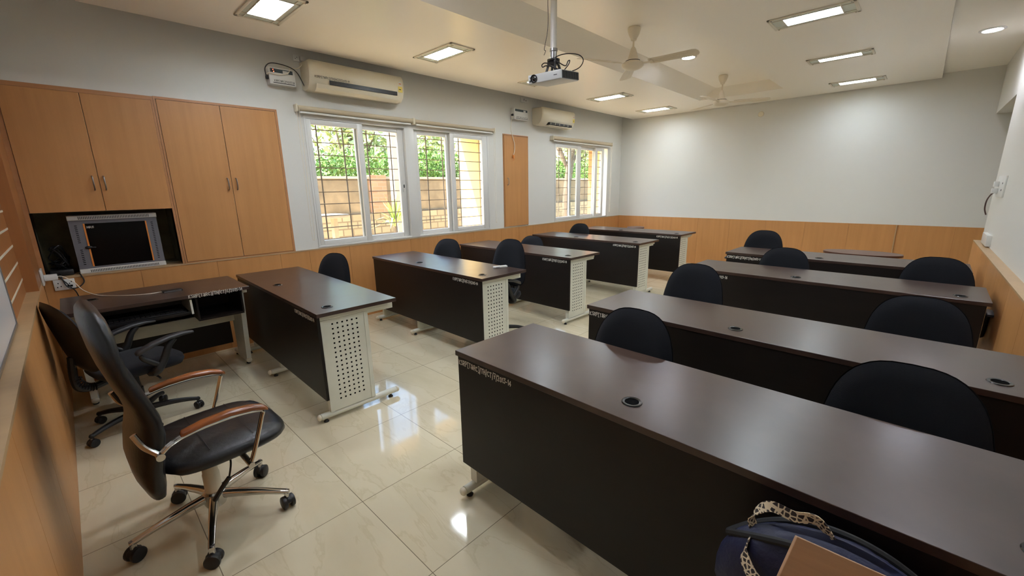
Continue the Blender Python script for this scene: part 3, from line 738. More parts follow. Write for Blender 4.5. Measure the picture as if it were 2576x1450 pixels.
# right wall fittings
m = MB(); m.box(XR - .012, XR, 5.95, 6.45, 1.33, 1.52, WHITEP, bev=.003)
m.box(XR - .045, XR - .012, 6.30, 6.36, 1.42, 1.47, WHITEP, bev=.004); m.box(XR - .05, XR - .012, 6.30, 6.36, 1.36, 1.405, WHITEP, bev=.004)
for zz in (1.385, 1.445): m.box(XR - .0128, XR - .012, 6.06, 6.09, zz, zz + .015, HOLE)
tag(m.build('wall_socket'), 'white double socket with plugs high on the right wall', 'socket')
m = MB(); m.box(XR - .032, XR, 6.02, 6.42, .885, .985, WHITEP, bev=.004); m.box(XR - .0325, XR - .032, 6.06, 6.10, .93, .96, IVORY)
tag(m.build('surface_socket_box'), 'white surface socket box standing just above the right ledge', 'socket')
cable('short_cord', [(XR - .02, 6.40, 1.37), (XR - .035, 6.50, 1.34), (XR - .045, 6.60, 1.28), (XR - .04, 6.66, 1.20), (XR - .02, 6.70, 1.14)], .006, mat('maroon_cord', (70, 40, 40), .5), 'dark maroon cord hanging beside the right wall socket')
m = MB(); m.lathe([(0, 0), (.042, 0), (.045, .006), (.040, .014), (.02, .016), (0, .016)], IVORY, M=Matrix.Translation((2.57, L, 2.612)) @ Matrix.Rotation(PI / 2, 4, 'X'))
tag(m.build('wall_hook_plate'), 'small round cream plate high on the back wall', 'wall plate')

# whiteboard on the front wall
wb = thing('whiteboard', 'large whiteboard on the left wall ledge beside battened panel', 'whiteboard', (3.0, -.066, ZL + .003))
m = MB(); m.box(-1.37, 1.37, .004, .016, .012, 1.2, WBOARD); m.build('panel', wb, smooth=False)
m = MB(); m.box(-1.385, 1.385, .001, .020, 0, .013, STEEL); m.box(-1.385, 1.385, .001, .020, 1.2, 1.215, STEEL); m.box(-1.385, -1.371, .001, .020, .013, 1.2, STEEL); m.box(1.371, 1.385, .001, .020, .013, 1.2, STEEL); m.build('frame', wb, smooth=False)

# roller blinds
def blind(y0, y1, z, label, r=.026, drop=.05, chain=None):
    root = thing('roller_blind', label, 'roller blind', (.052, (y0 + y1) / 2, z), 0, 'roller blinds rolled up over the windows'); hw = (y1 - y0) / 2
    m = MB(); m.tube([(0, -hw + .012, 0), (0, hw - .012, 0)], r, BEIGE, seg=20, smooth=False); m.build('fabric_roll', root)
    m = MB(); m.box(-.008, .012, -hw + .03, hw - .03, -r - .022, -r - .004, WHITEP, bev=.004); m.build('bottom_bar', root)
    for s in (-1, 1):
        m = MB(); m.box(-.051, .03, s * hw - .006, s * hw + .006, -.036, .034, IVORY, bev=.003); m.build('bracket', root)
    if chain is not None:
        m = MB(); yy = chain * hw
        m.tube([(.02, yy - .012, 0), (.018, yy - .014, -.6), (.016, yy - .012, -1.26), (.016, yy, -1.31), (.016, yy + .012, -1.26), (.018, yy + .014, -.6), (.02, yy + .012, 0)], .0022, WHITECORD, seg=6)
        m.build('pull_chain', root)
blind(1.985, 3.345, 2.302, 'beige roller blind over left half of the wide window', chain=-.99)
blind(3.358, 4.725, 2.302, 'beige roller blind over right half of the wide window', r=.024, chain=.99)
blind(6.10, 8.0, 2.30, 'beige roller blind over the narrow window', r=.032, chain=.98)

# ================================================================ CEILING LIGHTS
def troffer(x0, x1, y0, y1, label):
    root = thing('ceiling_light', label, 'ceiling light', ((x0 + x1) / 2, (y0 + y1) / 2, H), 0, 'recessed rectangular ceiling lights')
    a, b = (x1 - x0) / 2, (y1 - y0) / 2; ia, ib = a - .105, b - .062
    m = MB()
    m.box(-a, a, -b, -b + .022, -.010, -.0005, ALU, bev=.002); m.box(-a, a, b - .022, b, -.010, -.0005, ALU, bev=.002)
    m.box(-a, -a + .022, -b, b, -.010, -.0005, ALU, bev=.002); m.box(a - .022, a, -b, b, -.010, -.0005, ALU, bev=.002)
    m.box(-ia - .008, -ia, -b + .02, b - .02, -.009, -.0005, ALU); m.box(ia, ia + .008, -b + .02, b - .02, -.009, -.0005, ALU)
    m.box(-a + .02, a - .02, -ib - .006, -ib, -.009, -.0005, ALU); m.box(-a + .02, a - .02, ib, ib + .006, -.009, -.0005, ALU)
    m.build('frame', root)
    m = MB(); m.box(-a + .02, a - .02, -b + .02, b - .02, -.004, -.0006, FROST); m.build('cover_glass', root, smooth=False)
    m = MB(); m.box(-ia, ia, -ib, ib, -.0055, -.0045, LAMPE); m.build('diffuser', root, smooth=False)
    m = MB()
    for k in range(1, 15): m.box(-ia + k * 2 * ia / 15 - .0012, -ia + k * 2 * ia / 15 + .0012, -ib, ib, -.0095, -.006, ALU)
    for k in range(1, 4): m.box(-ia, ia, -ib + k * ib / 2 - .001, -ib + k * ib / 2 + .001, -.0095, -.006, ALU)
    m.build('louvre_grid', root, smooth=False)
    for sx in (-1, 1):
        for sy in (-1, 1):
            m = MB(); m.sphere((sx * (a - .03), sy * (b - .012), -.010), .007, CHROME, 10, (1, 1, .6)); m.build('screw', root)
for (args) in [(.737, 1.345, 1.353, 1.67, 'ceiling light nearest the cupboards, cut by the photo top'),
               (.745, 1.364, 2.93, 3.226, 'ceiling light with warm glow above the large air conditioner'),
               (.752, 1.37, 4.49, 4.80, 'ceiling light mostly hidden behind the projector'),
               (.748, 1.38, 6.05, 6.35, 'ceiling light left of the far fan, window side'),
               (.760, 1.385, 7.59, 7.90, 'ceiling light nearest the back corner, window side'),
               (3.558, 4.145, 4.50, 4.80, 'largest ceiling light of the right hand row'),
               (3.560, 4.135, 6.12, 6.36, 'middle ceiling light of the right hand row'),
               (3.562, 4.150, 7.68, 7.95, 'farthest ceiling light of the right hand row'),
               (3.560, 4.147, 2.93, 3.23, 'ceiling light above the nearest desks, right of the camera view'),
               (3.560, 4.147, 1.35, 1.65, 'ceiling light over the front row near the left wall')]:
    troffer(*args)
def downlight(x, y, z, label):
    root = thing('downlight', label, 'downlight', (x, y, z), 0, 'round downlights')
    m = MB(); m.lathe([(.066, 0), (.092, 0), (.093, -.006), (.070, -.010), (.066, -.004)], WHITEP, seg=32); m.build('trim_ring', root)
    m = MB(); m.lathe([(0, -.004), (.066, -.004), (.066, -.0005), (0, -.0005)], SPOTE, seg=32); m.build('diffuser', root, smooth=False)
downlight(2.475, 5.59, RT, 'round downlight in the coffer beside the near fan blade')
downlight(4.955, 6.50, 2.855, 'round downlight at the top right corner of the photo')
downlight(4.955, 3.6, 2.855, 'round downlight above the right wall ledge, nearer the camera')
downlight(2.475, 2.0, RT, 'round downlight in the coffer near the projector')
downlight(2.475, 1.25, RT, 'added fill downlight, out of view in the coffer nearest the whiteboard wall')  # made-up fill lamp out of view, added to brighten the dim near-left area

# ================================================================ FANS
def fan(x, y, hub, ph, label):
    root = thing('ceiling_fan', label, 'ceiling fan', (x, y, RT), 0, 'three blade ceiling fans')
    hz = hub - RT
    m = MB(); m.lathe([(0, -.0005), (.055, -.0005), (.062, -.012), (.060, -.03), (.050, -.06), (.038, -.085), (.032, -.09), (.026, -.112), (.012, -.118), (0, -.118)], CREAM, seg=28); m.build('canopy', root)
    m = MB(); m.tube([(0, 0, -.10), (0, 0, hz + .13)], .0085, CREAM, seg=10, smooth=False); m.build('down_rod', root)
    m = MB(); m.lathe([(0, hz + .155), (.014, hz + .155), (.026, hz + .135), (.036, hz + .10), (.052, hz + .045), (.066, hz + .03), (.098, hz + .014), (.105, hz + .002), (.103, hz - .010), (.090, hz - .026), (.060, hz - .040), (.025, hz - .045), (0, hz - .045)], CREAM, seg=36); m.lathe([(.060, hz + .0345), (.069, hz + .0345), (.069, hz + .029), (.060, hz + .029)], BPLAST, seg=36); m.build('motor', root)
    for k in range(3):
        a = ph + k * 2 * PI / 3; R_ = Matrix.Rotation(a, 4, 'Z')
        m = MB()
        T = R_ @ Matrix.Translation((0, 0, hz + .004)) @ Matrix.Rotation(math.radians(-11), 4, 'X')
        poly = [(.16, -.045), (.20, -.052), (.56, -.062), (.592, -.052), (.607, -.025), (.61, 0), (.607, .025), (.592, .052), (.56, .062), (.20, .052), (.16, .045)]
        m.prism(poly, -.0016, .0016, CREAM, M=T)
        m.box(.18, .56, -.021, -.014, .0016, .0034, CREAM, M=T); m.box(.18, .56, .014, .021, .0016, .0034, CREAM, M=T)
        m.box(.18, .56, -.021, -.014, -.0034, -.0016, CREAM, M=T); m.box(.18, .56, .014, .021, -.0034, -.0016, CREAM, M=T)
        m.prism([(.085, -.018), (.15, -.016), (.20, -.035), (.20, .035), (.15, .016), (.085, .018)], -.006, -.0036, CREAM, M=T)
        m.build('blade', root, angle=20)
fan(2.49, 4.25, 2.625, math.radians(6), 'cream ceiling fan hanging beside the projector')
fan(2.48, 6.80, 2.60, math.radians(28), 'cream ceiling fan farther away, near the back wall')

# ================================================================ PROJECTOR
pr = thing('projector', 'grey white projector hanging from ceiling pole, lens toward left', 'projector', (2.488, 3.02, 2.311), .107)
T = Matrix.Rotation(.103, 4, 'X')
m = MB(); m.box(-.1485, .1485, -.1345, .1345, -.0325, .0325, PROJ, M=T, bev=.009, seg=3); m.build('body', pr)
m = MB(); m.box(.1480, .1505, -.118, .128, -.027, .027, BPLAST, M=T, bev=.004)
for k in range(14): m.box(.1506, .1512, -.108 + k * .0165, -.102 + k * .0165, -.022, .022, HOLE, M=T)
m.build('side_vent', pr, smooth=False)
LT = T @ Matrix.Translation((-.090, -.1335, .0)) @ Matrix.Rotation(PI / 2, 4, 'X')
m = MB(); m.lathe([(.018, .002), (.0295, .002), (.0305, .008), (.0275, .010), (.024, .004), (.021, -.004)], BPLAST, seg=32, M=LT); m.lathe([(0, .006), (.012, .004), (.022, -.002), (.022, -.004), (0, -.004)], LENS, seg=32, M=LT); m.build('lens', pr)
m = MB(); m.box(-.134, -.122, -.1352, -.1344, -.020, -.006, BPLAST, M=T); m.sphere((-.127, -.1345, .012), .004, BPLAST, 8, M=T); m.box(.085, .115, -.1350, -.1344, -.002, .003, GPLAST, M=T); m.build('front_marks', pr, smooth=False)
m = MB(); m.box(-.06, .09, -.09, .07, .0322, .038, PROJ, M=T, bev=.003); m.sphere((.09, .105, .038), .012, BPLAST, 10, M=T); m.box(.01, .09, .03, .075, .037, .040, BPLAST, M=T); m.build('base_plate', pr)
mt = thing('projector_mount', 'white ceiling pole with steel bracket holding the projector', 'projector mount', (2.488, 3.02, RT))
m = MB(); m.tube([(0, 0, -.0005), (0, 0, -.44)], .0245, WHITEP, seg=24, smooth=False); m.lathe([(.0246, -.0006), (.05, -.0006), (.05, -.008), (.0246, -.009)], WHITEP); m.build('pole', mt)
m = MB(); m.lathe([(0, -.43), (.030, -.43), (.031, -.448), (.026, -.453), (.026, -.500), (.020, -.505), (0, -.505)], STEEL, seg=24); m.build('collar', mt)
m = MB()
m.box(-.040, .040, -.030, .030, -.545, -.500, GPLAST, bev=.005)
for (xx, yy, s) in ((-.045, -.035, -1), (.045, -.035, 1), (-.045, .035, -1), (.045, .035, 1)):
    m.tube([(xx * .6, yy * .6, -.53), (xx, yy, -.60)], .010, GPLAST, seg=6, smooth=False)
m.build('bracket', mt)
def pj_c(pts, r=.0038): 
    return [(2.488 + p[0], 3.02 + p[1], RT + p[2]) for p in pts]
cb_ = MB()
for k in range(6):
    rr = .036 + .004 * (k % 3); zz = -.508 - k * .006
    cb_.tube(pj_c([(rr * math.cos(a), rr * math.sin(a), zz + .004 * math.sin(a + k)) for a in [2 * PI * j / 8 for j in range(9)]]), .004, BLACKCORD, seg=6)
cb_.tube(pj_c([(.03, -.02, -.50), (.06, .02, -.48), (.11, .06, -.475), (.17, .10, -.49), (.20, .11, -.53), (.18, .09, -.58), (.12, .05, -.605), (.08, .0, -.603)]), .0036, BLACKCORD, seg=8)
cb_.tube(pj_c([(.02, -.03, -.51), (.06, -.01, -.54), (.10, .02, -.565), (.115, .03, -.535), (.125, .04, -.53), (.12, .03, -.56), (.09, .01, -.60)]), .004, BLACKCORD, seg=8)
cb_.tube(pj_c([(-.02, -.035, -.535), (-.05, -.05, -.53), (-.075, -.05, -.54), (-.07, -.045, -.555), (-.045, -.045, -.55), (0, -.05, -.56), (.05, -.04, -.585), (.08, -.02, -.602)]), .004, BLACKCORD, seg=8)
cb_.tube(pj_c([(-.03, -.035, -.54), (.01, -.05, -.555), (.05, -.045, -.58), (.085, -.02, -.603)]), .0045, BLACKCORD, seg=8)
cbo = cb_.build('cable_bundle', mt); cbo.location = (-2.488, -3.02, -RT)
cable('hanging_wire', pj_c([(-.030, -.03, 0), (-.032, -.032, -.12), (-.030, -.03, -.22), (-.034, -.035, -.32), (-.05, -.05, -.43), (-.042, -.045, -.445), (-.052, -.052, -.475)]), .0022, BLACKCORD, '', parent=mt)

# ================================================================ DESKS
ROTZ = -0.0187; DD = 0.5445; LEN = 1.893
def perf_leg(parent, x, face):
    """white end frame; x = outer plane, face=+1 looks to +X"""
    m = MB(); s = face
    xo, xi = x, x - s * .045
    lo, hi = min(xo, xi), max(xo, xi)
    m.box(lo, hi, .018, .500, .690, .7235, WMETAL, bev=.006)
    m.box(lo, hi, .030, .052, .06, .69, WMETAL); m.box(lo, hi, .318, .345, .06, .69, WMETAL)
    # perforated sheet: a grid with real openings
    Y0, Y1, Z0, Z1 = .052, .318, .062, .690
    ny, nz = 6, 17
    ys = [Y0, .101]; py = (.2665 - .1045) / 5
    ycuts = [Y0]; 
    for i in range(ny): c_ = .1045 + i * py; ycuts += [c_ - .0055, c_ + .0055]
    ycuts.append(Y1)
    zcuts = [Z0]; pz = (.656 - .137) / (nz - 1)
    for j in range(nz): c_ = .137 + j * pz; zcuts += [c_ - .0055, c_ + .0055]
    zcuts.append(Z1)
    xp = xo - s * .003
    vs = {}
    for a, yy in enumerate(ycuts):
        for b, zz in enumerate(zcuts): vs[a, b] = m.bm.verts.new((xp, yy, zz))
    i_ = m.mi(WMETAL)
    for a in range(len(ycuts) - 1):
        for b in range(len(zcuts) - 1):
            if a % 2 == 1 and b % 2 == 1: continue
            f = m.bm.faces.new((vs[a, b], vs[a + 1, b], vs[a + 1, b + 1], vs[a, b + 1])); f.material_index = i_
    m.box(min(xp - s * .006, xp - s * .03), max(xp - s * .006, xp - s * .03), Y0, Y1, Z0, Z1, HOLE)
    m.box(min(xi, xi + s * .004), max(xi, xi + s * .004), Y0, Y1, Z0, Z1, WMETAL)
    leg = m.build('leg', parent, smooth=False)
    f = MB(); xc = (xo + xi) / 2
    f.tube([(xc, -.030, .042), (xc, .515, .042)], .021, WMETAL, seg=14, smooth=False)
    fo = f.build('foot_bar', leg)
    for yy in (-.040, .525):
        c = MB(); c.sphere((xc, yy, .042), .0215, IVORY, 14, (1, .75, 1)); c.build('end_cap', leg)
    for yy in (.0, .47):
        c = MB(); c.lathe([(0, 0), (.016, 0), (.018, .006), (.010, .012), (.008, .022), (0, .022)], BPLAST, c=(xc, yy, 0), seg=14); c.build('leveller', leg)
    return leg
def plain_leg(parent, x):
    m = MB(); m.box(x - .02, x + .02, .04, .30, .055, .7235, WMETAL, bev=.004)
    leg = m.build('leg', parent)
    f = MB(); f.tube([(x, -.030, .042), (x, .515, .042)], .021, WMETAL, seg=14, smooth=False); f.build('foot_bar', leg)
    for yy in (-.040, .525):
        c = MB(); c.sphere((x, yy, .042), .0215, IVORY, 14, (1, .75, 1)); c.build('end_cap', leg)
    for yy in (.0, .47):
        c = MB(); c.lathe([(0, 0), (.016, 0), (.018, .006), (.010, .012), (.008, .022), (0, .022)], BPLAST, c=(x, yy, 0), seg=14); c.build('leveller', leg)
RING = mat('black_glossy_ring', (14, 14, 15), 0.18)
def grommet(parent, x, y, z=.7505):
    g = MB(); g.lathe([(.024, -.001), (.024, .002), (.027, .0035), (.034, .003), (.036, 0)], RING, c=(x, y, z), seg=32)
    g.lathe([(0, .0002), (.0245, .0002)], HOLE, c=(x, y, z), seg=32)
    g.build('cable_grommet', parent)
def desk(name, label, loc, x0, x1, gx, legs, num, tx, seed, side):
    """local frame: the aisle end front corner is the origin, top runs x0..x1, front at y=0"""
    root = thing(name, label, 'desk', loc, ROTZ, None)
    m = MB(); m.box(x0, x1, 0, DD, .7255, .750, DTOP, bev=.0012, seg=1); m.build('desk_top', root, smooth=False)
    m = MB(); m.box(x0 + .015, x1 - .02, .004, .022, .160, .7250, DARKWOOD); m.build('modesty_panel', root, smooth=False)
    for g in gx: grommet(root, g, .118)
    for (x, kind) in legs:
        if kind == 0: plain_leg(root, x)
        else: perf_leg(root, x, kind)
    # keyboard tray and its side runners on the seat side
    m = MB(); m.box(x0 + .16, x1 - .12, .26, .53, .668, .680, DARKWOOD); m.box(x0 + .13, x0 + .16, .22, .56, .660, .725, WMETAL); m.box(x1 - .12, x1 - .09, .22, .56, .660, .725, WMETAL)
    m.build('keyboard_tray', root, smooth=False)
    lettering('KSRP[T&RC]/TH/CT/%s/2013-14' % num, .345, .0235, LETTER, root, (tx, .0034, .688), ROT_FRONT, th=.15, seed=seed, label='white hand painted inventory number')
    return root
lets = [('xa', 2.1326, 1.1545, '5', 'dark desk next to the teacher desk, perforated white end, inventory 5'),
        ('xb', 2.1504, 2.5045, '4', 'dark desk of the second window side row with white remote on it'),
        ('xc', 2.1058, 3.8255, '3', 'dark desk of the third row on the window side'),
        ('xd', 2.1257, 5.3240, '2', 'dark desk of the fourth row on the window side'),
        ('xe', 2.1467, 6.6154, '1', 'dark desk of the last row on the window side, near back wall')]
for i, (k, X, Y, n_, lab) in enumerate(lets):
    desk('computer_desk', lab, (X, Y, 0), -LEN, 0, (-1.11, -.13), [(-.04, 1), (-1.09, 0), (-LEN + .07, 0)], n_, -.40, 11 + i, 1)
rts = [(3.2294, 1.3495, '7', 'nearest dark desk filling the lower right, inventory 7'),
       (3.2546, 2.4049, '8', 'second dark desk on the right side, partly lettered end'),
       (3.2214, 4.0514, '9', 'third dark desk on the right side with two cable holes'),
       (3.2050, 5.2300, '10', 'farthest dark desk on the right side, inventory 10')]
for i, (X, Y, n_, lab) in enumerate(rts):
    desk('computer_desk', lab, (X, Y, 0), 0, LEN, (.845, LEN - .135), [(.04, -1), (.95, 0), (LEN - .035, 0)], n_, .022 if n_ != '9' else .03, 31 + i, -1)
# teacher's computer table under the niche
td = thing('teacher_desk', 'dark computer table below the network rack with keyboard tray', 'desk', (.24, .07, 0))
m = MB(); m.box(0, .645, 0, 1.055, .7255, .750, DTOP, bev=.0012, seg=1); m.build('desk_top', td, smooth=False)
m = MB(); m.box(.035, .053, .03, 1.0, .14, .7250, DARKWOOD); m.build('back_panel', td, smooth=False)
m = MB(); m.box(.12, .16, .03, 1.02, .37, .465, WMETAL, bev=.003); m.build('cross_beam', td)
for yy in (.03, 1.015):
    m = MB(); m.prism([(.10, .06), (.37, .06), (.47, .72), (.10, .72)], yy, yy + .035, WMETAL, M=Matrix(((1, 0, 0, 0), (0, 0, 1, 0), (0, 1, 0, 0), (0, 0, 0, 1)))); m.box(.06, .58, yy, yy + .035, .69, .7245, WMETAL, bev=.004)
    lg = m.build('leg', td, smooth=False)
    f = MB(); f.tube([(-.02, yy + .018, .040), (.35, yy + .018, .040)], .022, WMETAL, seg=14, smooth=False); f.build('foot_bar', lg)
    c = MB(); c.sphere((.36, yy + .018, .040), .0225, IVORY, 14, (.75, 1, 1)); c.build('end_cap', lg)
    for xx in (.0, .32):
        c = MB(); c.lathe([(0, 0), (.016, 0), (.018, .006), (.008, .020), (0, .020)], BPLAST, c=(xx, yy + .018, 0), seg=14); c.build('leveller', lg)
m = MB(); m.box(.20, .60, .12, .66, .595, .607, DARKWOOD); m.box(.588, .602, .12, .66, .607, .62, BPLAST); m.box(.25, .62, .105, .118, .60, .71, WMETAL); m.box(.25, .62, .662, .675, .60, .71, WMETAL); m.build('keyboard_tray', td, smooth=False)
m = MB(); m.box(.15, .60, .70, 1.005, .53, .545, DARKWOOD); m.box(.15, .60, .70, .712, .545, .725, DARKWOOD); m.box(.15, .60, .995, 1.007, .545, .725, DARKWOOD); m.box(.15, .165, .70, 1.0, .545, .725, DARKWOOD); m.build('shelf_box', td, smooth=False)
lettering('KSRP[T&RC]/TH/CT/6/2013-14', .352, .023, LETTER, td, (.6462, .657, .7275), ROT_EAST, th=.16, seed=5, label='white hand painted inventory number')
grommet(td, .25, .16)
kb = thing('keyboard', 'black keyboard on the pull out tray of the teacher desk', 'keyboard', (.74, .47, .6085))
m = MB(); m.box(-.07, .07, -.20, .24, 0, .016, BPLAST, bev=.004); m.build('body', kb)
m = MB()
for r in range(5):
    for q in range(15): m.box(-.055 + r * .023, -.036 + r * .023, -.19 + q * .028, -.167 + q * .028, .016, .022, GPLAST)
m.build('keys', kb, smooth=False)
# small white remote on desk 4
m = MB(); m.box(-.068, .068, -.020, .020, 0, .018, WHITEP, bev=.004); m.box(-.05, -.01, -.0205, -.0200, .008, .012, GPLAST); 
tag(m.build('remote_control', loc=(1.905, 2.965, .7505), rot=(0, 0, math.radians(67))), 'white remote control lying on the second window side desk', 'remote control')

# ================================================================ CHAIRS
def caster(parent, x, y, ang, k=1.0):
    g = MB()
    R_ = Matrix.Translation((x, y, 0)) @ Matrix.Rotation(ang, 4, 'Z') @ Matrix.Diagonal((k, k, k, 1))
    for s in (-1, 1):
        g.lathe([(0, -.009), (.019, -.009), (.0245, -.006), (.0255, 0), (.0245, .006), (.019, .009), (0, .009)], BPLAST, seg=20, M=R_ @ Matrix.Translation((0, s * .014, .0255)) @ Matrix.Rotation(PI / 2, 4, 'X'))
    g.sphere((0, 0, .034), .021, BPLAST, 12, (1.15, .95, .8), M=R_)
    g.tube([(0.004, 0, .045), (0.004, 0, .078)], .0065, STEEL, seg=8, M=R_, smooth=False)
    return g.build('caster', parent)
def superellipse(n, a, b, e):
    out = []
    for k in range(n):
        t = 2 * PI * k / n; c, s = math.cos(t), math.sin(t)
        out.append((a * abs(c) ** (2 / e) * (1 if c >= 0 else -1), b * abs(s) ** (2 / e) * (1 if s >= 0 else -1)))
    return out
def pad(m, M_, W, Hh, th, cz, cyf, e=2.95, taper=.17, curve=.035, lean=.12, sgn=1, n=40, rings=7):
    """upright cushion: outline in x/z, dome towards +y*sgn"""
    base = superellipse(n, 1, 1, e)
    def P(u, v, d):
        tp = 1 - taper * v
        x = u * W * tp; z = cz + v * Hh
        y = cyf - lean * (z - (cz - Hh)) + curve * (u * tp) ** 2 + d
        return (x, y, z)
    rs = []
    for k in range(rings + 1):
        r = 1 - k / rings
        d = sgn * th * (1 - r ** 4) ** .5 if k else 0
        if k == rings: break
        rs.append([P(u * r, v * r, d) for (u, v) in base])
    m.loft(rs, M_, cap=False)
    i = m.mi(M_)
    c = m.bm.verts.new(P(0, 0, sgn * th)); m.bm.verts.ensure_lookup_table()
    last = [v for v in m.bm.verts][-1 - n:-1]
    for k in range(n):
        f = m.bm.faces.new((last[k], last[(k + 1) % n], c)); f.material_index = i
def task_chair(label, zs=1.0, arms=True, name='task_chair', group=None, R=.285, ph=0.4, top=.90, by=-.205, bw=.215, lean=.12):
    root = thing(name, label, 'chair', (0, 0, 0), 0, group)
    ht = (top - .47) / 2; cz = .47 + ht
    m = MB(); pad(m, FABRIC, bw, ht, .034, cz, by, sgn=1, lean=lean); 
    bk = m.build('backrest', root, angle=60)
    m = MB(); pad(m, BPLAST, bw + .004, ht + .004, .022, cz, by - .0005, sgn=-1, lean=lean); m.build('back_shell', bk, angle=60)
    # seat
    m = MB(); rings = []
    for (z, s) in ((.385, .80), (.398, .95), (.42, 1.0), (.442, .985), (.455, .90), (.460, .6)):
        rings.append([(p[0] * s, p[1] * s + .02, z - .012 * (p[1] > .15)) for p in superellipse(36, .235, .225, 3.2)])
    m.loft(rings, FABRIC); m.build('seat', root, angle=60)
    m = MB(); m.box(-.09, .09, -.10, .12, .352, .386, BPLAST, bev=.008); m.tube([(.05, .03, .365), (.20, .04, .36), (.25, .04, .352)], .006, BPLAST, seg=8); m.build('seat_mechanism', root)
    m = MB(); m.tube([(0, -.09, .368), (0, -.20, .345), (0, -.262, .36), (0, -.275, .43), (0, -.262, .56)], .020, BPLAST, seg=10)
    for k in range(9):
        t = k / 8; a = -.2 + 1.5 * t
        m.lathe([(.020, -.004), (.027, 0), (.020, .004)], BPLAST, seg=14, M=Matrix.Translation((0, -.20 - .068 * math.sin(a * .9 + .1), .345 + .075 * t * t)) @ Matrix.Rotation(PI / 2 - t * 1.2, 4, 'X'))
    m.build('back_support', root)
    m = MB(); m.lathe([(0, .13), (.027, .13), (.027, .25), (.016, .25), (.016, .353), (0, .353)], BPLAST, seg=16); m.lathe([(.034, .085), (.038, .10), (.034, .135), (.028, .14)], BPLAST, seg=18); m.build('gas_lift', root)
    m = MB(); m.lathe([(0, .075), (.036, .075), (.042, .09), (.038, .115), (0, .12)], BPLAST, seg=20)
    for k in range(5):
        a = ph + k * 2 * PI / 5; c, s = math.cos(a), math.sin(a)
        m.tube([(.02 * c, .02 * s, .098), (.13 * c, .13 * s, .096), (.22 * c, .22 * s, .086), (R * c, R * s, .070)], (.022, .013), BPLAST, seg=8)
        m.sphere((R * c, R * s, .070), .015, BPLAST, 10)
    m.build('star_base', root)
    for k in range(5):
        a = ph + k * 2 * PI / 5; caster(root, R * math.cos(a), R * math.sin(a), a + 1.1 * k)
    if arms:
        for s in (-1, 1):
            m = MB(); X_ = s * .262
            m.tube([(s * .20, .02, .392), (X_, .03, .41), (X_, .075, .47), (X_, .11, .545), (X_, .15, .585)], (.028, .016), BPLAST, seg=8)
            m.tube([(X_, .05, .44), (X_, -.02, .50), (X_, -.035, .53)], (.018, .012), BPLAST, seg=8)
            rg = []
            for (y, z, w_, t) in ((-.055, .548, .018, .010), (-.045, .553, .026, .014), (.03, .582, .029, .015), (.12, .600, .028, .014), (.20, .604, .024, .012), (.255, .598, .018, .008)):
                rg.append([(X_ + p[0] * 1, y, z + p[1]) for p in superellipse(12, w_, t, 3)])
            m.loft(rg, GPLAST); m.build('armrest', root, angle=50)
    return root
c0 = task_chair('x', arms=True, top=.895)
index_kids()
first = [True]
def place(x, y, rz, label, scz=1.0, group='black fabric task chairs at the desks', noarm=False):
    """x, y of the backrest; the chair looks along the direction rz"""
    c = c0 if first[0] else copy_tree(c0)
    first[0] = False
    bx, by = 0.0, -.235
    c.rotation_euler = (0, 0, rz)
    c.location = (x - (bx * math.cos(rz) - by * math.sin(rz)), y - (bx * math.sin(rz) + by * math.cos(rz)), 0)
    c.scale = (1, 1, scz)
    c['label'] = label; c['category'] = 'chair'; c['group'] = group
    return c
ZT = .895
place(.74, 1.905, PI + .30, 'black task chair behind the desk next to the teacher desk', .905 / ZT)
place(.75, 3.255, PI + .22, 'black task chair by the wall at the second window side desk', .912 / ZT)
place(1.77, 3.255, PI + .05, 'black task chair with arms at aisle end of the second window side desk', .980 / ZT)
place(.76, 4.76, PI + .1, 'low black task chair behind the third window side desk', .812 / ZT)
place(.68, 6.06, PI - .02, 'black task chair by the wall behind the fourth window side desk', .893 / ZT)
place(3.785, 2.035, PI - .06, 'black task chair at the aisle end of the nearest right desk', .895 / ZT)
place(4.765, 2.10, PI + .02, 'nearest black task chair, rounded back rising over inventory 7 desk', .868 / ZT)
place(3.58, 3.35, PI - .08, 'black task chair at aisle end of the second right hand desk', .912 / ZT)
place(4.79, 3.36, PI + .03, 'black task chair by the right wall at the second right hand desk', .862 / ZT)
place(3.86, 4.80, PI - .05, 'black task chair at aisle end of the third right hand desk', .895 / ZT)
place(4.875, 4.80, PI + .03, 'black task chair by the right wall at the third right hand desk', .905 / ZT)
place(3.375, 6.12, PI - .04, 'black task chair behind the farthest right hand desk', .922 / ZT)
# chair at the teacher's desk
tc_ = task_chair('black fabric armchair with plastic arms facing the teacher desk', top=.90, name='task_chair', ph=math.radians(-77), R=.29, by=-.225, bw=.235, lean=.20)
tc_.location = (1.16, .335, 0); tc_.rotation_euler = (0, 0, math.radians(15))
lettering('KSRP/26/2013-14', .17, .014, LETTER, tc_, (.085, -.262, .50), (PI / 2, 0, PI), th=.12, label='white hand painted inventory number')

